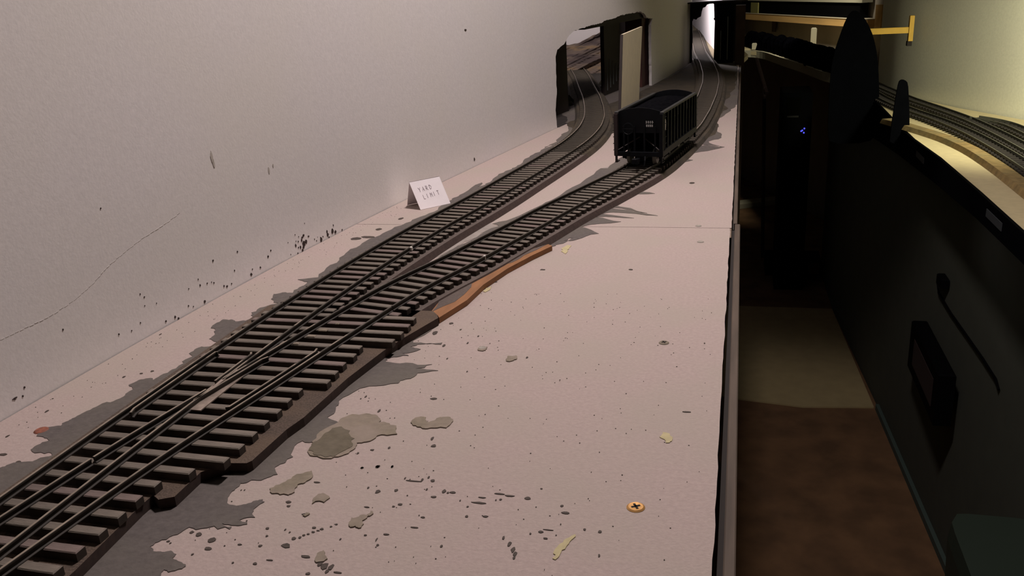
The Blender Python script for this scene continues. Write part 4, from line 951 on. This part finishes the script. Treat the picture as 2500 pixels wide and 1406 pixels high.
# rubble on the tunnel floor
r = random.Random(17)
rb = MB()
for k in range(140):
    x = r.uniform(-.46, -.25); y = r.uniform(1.50, 2.2)
    dA = min((p - Vector((x, y))).length for p in RA[::3]); dB = min((p - Vector((x, y))).length for p in RBf[::3])
    if min(dA, dB) < .024 or x > wx(y) - .07: continue
    s = r.uniform(.003, .009)
    rb.add([(x-s, y-s, 0), (x+s, y-s*.7, 0), (x+s*.8, y+s, 0), (x-s*.9, y+s, 0), (x+r.uniform(-.3, .3)*s, y, s*r.uniform(.7, 1.3))], [(0,1,4), (1,2,4), (2,3,4), (3,0,4)])
rb.make('rubble', M['ballast'], kind='stuff', label='loose dark rubble beside the track inside the tunnel', cat='rubble')

# ================================================================= FAR PORTAL at the end of the shelf
PZ = .1545
portal = [tuple(p) for p in PORTAL]
px0, px1 = -.1330, -.0120
hole2 = [(x, z) for x, z in portal]
hole2 = [(hole2[0][0] , -.001)] + hole2[1:-1] + [(hole2[-1][0], -.001)]
hole2 = [(x, min(z, PZ + .0005)) for x, z in hole2]
outl = [(-.150, -.001), (-.1325, -.001)] + [(min(-.1295, x), z) for x, z in []]
# board = outer rectangle minus hole (hole reaches the floor)
mid_pts = hole2
poly = [(-.20, -.0012), (mid_pts[0][0], -.0012)] + [(p[0], min(p[1], PZ - .003)) for p in mid_pts[1:-1]] + [(mid_pts[-1][0], -.0012), (-.002, -.0012), (-.002, PZ), (-.20, PZ)]
tris, P = fill(poly)
n = len(P)
v = [(x, 2.500, z + .0014) for x, z in P] + [(x, 2.512, z + .0014) for x, z in P]
pw = mesh_obj('end_board', v, list(tris) + [tuple(i+n for i in t[::-1]) for t in tris] + border(tris, n), M['darkwood'],
     label='dark end board with a ragged portal sawn through it, beyond the far track', cat='board')
cabn = MB().box(-.066, -.020, 2.462, 2.498, .0004, .150).make('dark_cabinet', M['plastic'], label='narrow black box standing at the right of the ragged portal', cat='box')
for k, x in enumerate((-.0535, -.0360)):
    MB().rod((x, 2.457, .010), (x, 2.457, .085 + .035*k), .0007, 6).make('hanging_cable', M['rod'], None,
        label=['shorter left wire in front of the black box by the portal', 'longer right wire in front of the black box by the portal'][k], cat='cable', group='wires by the portal')
MB().box(-.15, .013, 2.455, 2.515, .156, .160).make('trim_2', M['darkwood'], kind='structure')
MB().box(-.0155, .0085, 2.40, 2.44, -1.15, .1485).make('wooden_post', M['postwood'], label='brown wooden post standing from floor up beside the far end of the shelf', cat='post')
# small tuft of pale filler at the foot of the portal
# ground and white backdrop beyond the portal
gp_ = [(-.133, 2.513), (.0, 2.513), (.02, 2.7), (-.02, 3.2), (-.10, 3.9), (-.3, 5.3), (-1.0, 5.3), (-.9, 3.1), (-.36, 2.96), (-.20, 2.62)]
v, f = prism(gp_, -.012, 0.0003); mesh_obj('portal_floor', v, f, mat('tan_ground', (.30, .25, .16), .95, .15, 60), kind='structure')
sl = [tuple(p) for p in SKYLINE]
bp = [Vector(p) for p in [(-.055, 2.62)] + sl + [(-.60, 5.4)]]
v, f, _ = sweep(bp, [(0, 0.0004), (.008, 0.0004), (.008, .9), (0, .9)])
mesh_obj('white_backdrop', v, f, M['sky'], label='bright white backdrop sheet curving behind the ragged portal', cat='backdrop')

# ================================================================= RIGHT-HAND LAYOUT
LZ = -.20
# wall beyond it
rwp = [(2.2, .2), (2.1, 1.2), (1.75, 1.9), (1.35, 2.30), (1.05, 2.45), (.88, 2.58), (.763, 2.689), (.657, 2.922), (.559, 3.2), (.495, 3.441), (.520, 3.70), (.66, 4.72)]
def ribbon(path, o0, o1, z0, z1):
    P = [Vector(p) for p in path]
    return sweep(P, [(o0, z0), (o1, z0), (o1, z1), (o0, z1)])[:2]
v, f = ribbon(smooth(rwp, .04, 10), .0, .02, FLOOR_Z, CEIL_Z)
mesh_obj('wall_right', v, f, M['rightwall'], smooth=True, kind='structure').data.set_sharp_from_angle(angle=math.radians(40))
v, f = ribbon([(.68, 4.68), (.034, 6.32), (-.30, 7.15)], .0, .02, FLOOR_Z, CEIL_Z)
mesh_obj('wall_back', v, f, M['backwall'], kind='structure')
# layout top
front = [(.438, .6), (.438, 3.85), (.385, 3.97), (.301, 4.403), (.225, 4.754), (.135, 5.223), (.013, 5.396), (-.10, 5.42)]
lay = empty('layout_table', (.6, 2.4, LZ), label='pale plywood layout table carrying dark tracks on the right side of the aisle', cat='table')
backp = [(-.10, 6.2), (.05, 6.15), (.62, 4.75), (.500, 3.72), (.480, 3.441), (.553, 3.21), (.65, 2.925), (.756, 2.69), (.86, 2.56), (1.02, 2.43), (1.30, 2.28), (1.7, 1.88), (1.95, 1.2), (2.0, .6)]
v, f = prism(front + backp, LZ - .02, LZ)
child(lay, mesh_obj('table_top', v, f, M['plywood']))
# cream edging on the far curve
Q = [Vector(p) for p in [(.410, 3.90), (.365, 4.02), (.301, 4.403), (.225, 4.754), (.135, 5.223), (.075, 5.36), (.013, 5.396), (-.10, 5.42)]]
Q = smooth([tuple(p) for p in Q], .05, 3)
v, f, _ = sweep(Q, [(-.014, LZ - .034), (.0, LZ - .034), (.0, LZ + .004), (-.014, LZ + .004)])
child(lay, mesh_obj('curved_edging', v, f, M['cream'], label='cream edging on the far curve'))
# black fascia: long strip whose lower edge sweeps down
fb = [(.55, -.222), (1.0, -.2225), (1.4553, -.2249), (1.73, -.230), (2.062, -.245), (2.5735, -.2751), (3.1, -.315), (3.7375, -.3666)]
ft = [(3.95, -.205), (3.0, -.198), (2.52, -.2027), (2.40, -.2000), (2.0917, -.1868), (1.732, -.1815), (1.4758, -.1806), (.55, -.180)]
poly = fb + [(3.95, -.385)] + ft
tris, P = fill(poly); n = len(P)
v = [(.4325, y_, z_) for y_, z_ in P] + [(.4385, y_, z_) for y_, z_ in P]
fas = mesh_obj('fascia', v, list(tris) + [tuple(i+n for i in t[::-1]) for t in tris] + border(tris, n), M['fascia'],
     label='black hardboard fascia strip along the front of the right-hand table', cat='fascia')
for (yy, zz) in ((2.29, -.2235), (1.613, -.2010)):
    MB().box(.4312, .4328, yy - .05, yy + .05, zz - .008, zz + .006, c=0).make('name_plate', mat('plate_grey', (.035, .04, .045), .5), fas, label='small dull grey plate')
# two black pointed panels rising from the fascia
def plate(name, pts, y, th, m, **kw):
    P = smooth_closed(pts)
    v, f = prism(P, 0, th)
    v = [(a, y + c, b) for a, b, c in v]
    return mesh_obj(name, v, f, m, **kw)
def smooth_closed(pts, it=1):
    P = [tuple(p) for p in pts]
    for _ in range(it):
        Q = []
        for i in range(len(P)):
            a, b = P[i], P[(i+1) % len(P)]
            Q += [(a[0]*.75+b[0]*.25, a[1]*.75+b[1]*.25), (a[0]*.25+b[0]*.75, a[1]*.25+b[1]*.75)]
        P = Q
    return P
f1 = [tuple(p) for p in FIN1]
f1 = [(.4475, -.30), (.4465, -.2163)] + f1[1:-2] + [(.288, -.1966), (.291, -.30), (.30, -.335), (.42, -.335)]
plate('pointed_panel', f1, 3.10, .012, M['fascia'], label='tall black pointed panel like a fin at the far end of the black fascia', cat='panel')
f2 = [(.4005, -.238), (.4012, -.215)] + [tuple(p) for p in FIN2][:9] + [(.4465, -.200), (.4475, -.238)]
plate('pointed_panel', f2, 2.55, .010, M['fascia'], label='short black blunt-topped panel rising from the black fascia', cat='panel')
# tracks on the table
def layout_track(pts, half, label, rails=True, y_ext=None):
    P = smooth(pts, .04, 4)
    t = empty('layout_track', (P[0].x, P[0].y, LZ), label=label, cat='track')
    v, f, _ = sweep(P, [(-half - .006, LZ + .0003), (half + .006, LZ + .0003), (half, LZ + .008), (-half, LZ + .008)])
    child(t, mesh_obj('ballast_bed', v, f, M['ballast']))
    for s in (-1, 1):
        R = offset(P, s * .016)
        v, f, _ = sweep(R, [(-.0015, LZ + .010), (.0015, LZ + .010), (.0012, LZ + .016), (-.0012, LZ + .016)])
        child(t, mesh_obj('rail', v, f, M['layoutrail']))
    g = MB()
    for i, p in enumerate(resample([(q.x, q.y) for q in P], .022)):
        pass
    Qs = resample([(q.x, q.y) for q in P], .022)
    for i, p in enumerate(Qs):
        d = (Qs[min(i+1, len(Qs)-1)] - Qs[max(i-1, 0)]).normalized(); a = math.atan2(d.y, d.x) - math.pi/2
        g.box(-.026, .026, -.005, .005, LZ + .007, LZ + .0105, Matrix.Translation((p.x, p.y, 0)) @ Matrix.Rotation(a, 4, 'Z'))
    child(t, g.make('ties', M['gap'], kind='stuff'))
    return t
e1 = [(.47, 3.62)] + [tuple(p) for p in RT1][1:] + [(.640, 1.9), (.635, 1.2), (.62, .7)]
e2 = [(.435, 3.45), (.455, 3.10)] + [tuple(p) for p in RT2][1:] + [(.580, 1.6), (.565, .7)]
e3 = [tuple(p) for p in RT3] + [(.70, 1.9), (.69, .7)]
layout_track(e1, .017, 'dark ballasted far track on the right-hand table')
layout_track(e2, .017, 'dark ballasted near track on the right-hand table')
layout_track(e3, .015, 'short dark siding nearest the right-hand wall')
ck = [tuple(p) for p in CORK]
Pk = smooth([((a[0]+b_[0])/2, (a[1]+b_[1])/2) for a, b_ in ((ck[0], ck[11]), (ck[1], ck[10]), (ck[2], ck[9]), (ck[3], ck[8]), (ck[4], ck[7]), (ck[5], ck[6]))] + [(.530, 1.2), (.52, .7)], .04, 3)
v, f, _ = sweep(Pk, [(-.020, LZ + .0003), (.020, LZ + .0003), (.014, LZ + .012), (-.014, LZ + .012)])
mesh_obj('cork_roadbed', v, f, M['layoutcork'], label='bare tan cork roadbed strip beside the tracks on the right-hand table', cat='roadbed')
# dark scenery ridge on the far curve
r = random.Random(33)
R0 = smooth([(.06, 5.75), (.10, 5.50), (.20, 5.20), (.275, 4.80), (.345, 4.35), (.415, 4.00), (.43, 3.85)], .03, 3)
v = []; f = []; k = 9
for i, p in enumerate(R0):
    t = (R0[min(i+1, len(R0)-1)] - R0[max(i-1, 0)]).normalized(); rr = Vector((t.y, -t.x))
    fr = i / (len(R0) - 1)
    hgt = .088 + .012 * r.uniform(-1, 1)
    for j in range(k):
        a = math.pi * j / (k - 1)
        q = p + rr * (-.045 * math.cos(a)) * (1 + .15*r.uniform(-1, 1))
        v.append((q.x, q.y, LZ + .0003 + hgt * math.sin(a) ** .6))
for i in range(len(R0) - 1):
    for j in range(k - 1):
        a = i*k + j; f.append((a, a+1, a+k+1, a+k))
mesh_obj('scenery_ridge', v, f, M['ridge'], label='lumpy black scenery ridge along the far curve of the table', cat='scenery')
MB().box(.060, .088, 5.40, 5.42, LZ + .004, LZ + .040, c=.004).make('small_block', M['cream'], label='little cream block sitting on the far curved table edge', cat='block')
MB().box(.366, .396, 5.17, 5.19, LZ, LZ + .125, c=.006).make('white_block', M['cream'], label='pale blurred block standing behind the black ridge under the orange beam', cat='block')
# skirt below the table
sk_ = [(.56, .4), (.548, 1.2), (.5154, 1.905), (.4701, 2.759), (.4240, 3.45), (.4081, 3.68), (.40, 4.2)]
v, f = ribbon(sk_, .0, .008, FLOOR_Z + .001, LZ - .0215)
skirt = mesh_obj('skirt_panel', v, f, M['skirt'], label='dull green-grey skirt panel below the right-hand table', cat='panel')
v, f = ribbon(sk_[:4], -.011, -.0005, FLOOR_Z + .0005, FLOOR_Z + .020)
mesh_obj('baseboard_right', v, f, M['trim'], kind='structure')
# things on the skirt
def skx(y):
    for a, b_ in zip(sk_, sk_[1:]):
        if a[1] <= y <= b_[1]: return a[0] + (b_[0]-a[0]) * (y-a[1]) / (b_[1]-a[1])
wp = [(skx(p[1]) - .004, p[1], p[2]) for p in WIRE]
MB().tube(wp, .0028, 6).make('wire', M['plastic'], label='thin black wire trailing down the skirt panel', cat='wire')
y0_, z0_ = wp[0][1], wp[0][2]
MB().box(skx(y0_) - .020, skx(y0_) - .0005, y0_ - .035, y0_ + .015, z0_ - .012, z0_ + .012, c=.003).make('cable_clip', M['plastic'], label='small black clip holding the wire at its top', cat='clip')
sb = [tuple(p) for p in SBOX]
ob = MB(); ys0, ys1 = 1.97, 2.31
ob.box(.455, skx(2.1) - .012, ys0, ys1, -.79, -.66, c=.004)
sbx = ob.make('socket_box', M['plastic'], label='dark box fixed low on the skirt panel below the wire', cat='box')
MB().box(.4535, .4555, ys0 + .04, ys1 - .06, -.76, -.69).make('cover_plate', M['redcloth'], sbx, label='dull red-brown cover')
# bin / chair back at lower right
bx = MB(); n = 28; v = []
for z, s in ((FLOOR_Z + .001, .80), (-.74, 1.0), (-.705, .96)):
    for i in range(n):
        a = 2*math.pi*i/n
        cx, cy = .452, 1.33
        x = cx + .075*s*max(-1, min(1, 1.25*math.cos(a))); y = cy + .15*s*max(-1, min(1, 1.25*math.sin(a)))
        v.append((x, y, z))
f = [(k*n+i, k*n+(i+1) % n, (k+1)*n+(i+1) % n, (k+1)*n+i) for k in range(2) for i in range(n)] + [tuple(range(n))[::-1], tuple(range(2*n, 3*n))]
mesh_obj('waste_bin', v, f, M['bin'], smooth=False, label='dark green bin standing against the skirt panel at lower right', cat='bin')

# ================================================================= BACK OF THE ROOM
a, b_ = Vector((.045, 6.27)), Vector((.655, 4.715))
d = (b_ - a).normalized(); nrm = Vector((d.y, -d.x))          # points away from the wall into the room?
if nrm.y > 0: nrm = -nrm
def back_box(name, t0, t1, o0, o1, z0, z1, m, parent=None, **kw):
    L = (b_ - a).length
    p = [a + d*L*t0 + nrm*o0, a + d*L*t1 + nrm*o0, a + d*L*t1 + nrm*o1, a + d*L*t0 + nrm*o1]
    v, f = prism([(q.x, q.y) for q in p], z0, z1)
    return mesh_obj(name, v, f, m, parent, **kw)
beam = back_box('beam_shelf', -.15, .985, .004, .055, -.062, -.024, M['beam'], label='orange wooden beam across the back wall', cat='beam')
back_box('beam_top', -.15, .985, .004, .058, -.0238, -.0195, M['beamtop'], beam)
back_box('long_black_box', -.10, .93, .006, .050, -.019, .055, M['plastic'], label='long black box lying on the orange beam', cat='box')
back_box('olive_box', .10, .17, .051, .0575, -.019, .045, M['olive'], label='small olive box in front of the long black box', cat='box')
back_box('pale_shelf', -.15, .95, .004, .060, .0555, .085, M['cream'], label='pale ledge resting above the long black box', cat='shelf')
back_box('upright_batten', .986, 1.02, -.004, .020, -.075, .045, M['beam'], label='upright orange batten at the right end of the beam', cat='batten')
back_box('upright_batten', .24, .27, .003, .010, -.13, -.063, M['postwood'], label='short brown batten hanging below the orange beam', cat='batten')
# yellow T-shaped brace on the right wall
br = empty('wall_brace', (.53, 3.15, .02), label='yellow T-shaped wooden brace on the right wall behind the tall black fin', cat='brace')
child(br, MB().box(.375, .523, 3.145, 3.158, .0125, .0312, c=.001).make('crossbar', M['yellow']))
child(br, MB().box(.523, .5365, 3.140, 3.162, -.0125, .0665, c=.001).make('upright', M['yellow']))
child(br, MB().box(.521, .535, 3.142, 3.165, -.028, -.0127, c=.001).make('foot', M['gap'], label='dark foot'))

# ================================================================= AISLE FLOOR
m_ = [tuple(p) for p in MAT]
v, f = prism([(-.30, 3.672), (m_[1][0]-.002, 3.676), (.4560, 2.765), (.2324, 2.738), (.0074, 2.772), (-.30, 2.83)], FLOOR_Z + .0004, FLOOR_Z + .006)
mesh_obj('floor_mat', v, f, M['mat'], label='pale yellowish mat lying on the aisle floor', cat='mat')
pk = MB()
pk.add([(-.10, 5.34, FLOOR_Z+.001), (.43, 5.62, FLOOR_Z+.001), (.42, 5.72, FLOOR_Z+.001), (-.12, 5.44, FLOOR_Z+.001),
        (-.10, 5.34, FLOOR_Z+.03), (.43, 5.62, FLOOR_Z+.03), (.42, 5.72, FLOOR_Z+.03), (-.12, 5.44, FLOOR_Z+.03)],
       [(3,2,1,0), (4,5,6,7), (0,1,5,4), (1,2,6,5), (2,3,7,6), (3,0,4,7)])
pk.make('floor_plank', M['cream'], label='pale plank lying across the far end of the aisle floor', cat='plank')
bx = MB().box(.14, .395, 4.12, 4.30, FLOOR_Z + .001, FLOOR_Z + .075, c=.004).make('floor_box', M['plastic'], label='low dark box on the floor against the skirt panel', cat='box')
MB().box(.335, .385, 4.115, 4.1205, FLOOR_Z + .015, FLOOR_Z + .070).make('box_end', M['pinkbox'], bx, label='pinkish end panel')
# equipment cabinet with blue lights under the far curve
cab = MB().box(.175, .300, 3.92, 4.16, FLOOR_Z + .001, -.265, c=.004).make('equipment_cabinet', M['plastic'], label='black equipment cabinet with blue lights below the far curve', cat='cabinet')
for x, z in ((.2635, -.4240), (.2715, -.4160), (.2590, -.4270), (.2700, -.4340)):
    n = 10; g = MB().rod((x, 3.9195, z), (x, 3.916, z), .0036, n)
    g.make('indicator_light', M['led'], cab, label='glowing blue indicator light')
MB().box(.198, .245, 3.917, 3.9195, -.368, -.361).make('label_strip', mat('strip_grey', (.012, .012, .010), .8), cab, label='dull grey strip')
MB().box(.196, .250, 3.9175, 3.9195, -.355, -.285).make('front_panel', mat('panel_dark', (.003, .003, .002), .9, spec=0), cab)
MB().rod((.075, 4.6, -.18), (.125, 4.45, -.33), .010, 10).rod((.115, 4.47, -.30), (.135, 4.40, FLOOR_Z + .001), .009, 10).make('broom_handle', M['redcloth'], label='dark red pole leaning in the far aisle beside the shelf', cat='pole')
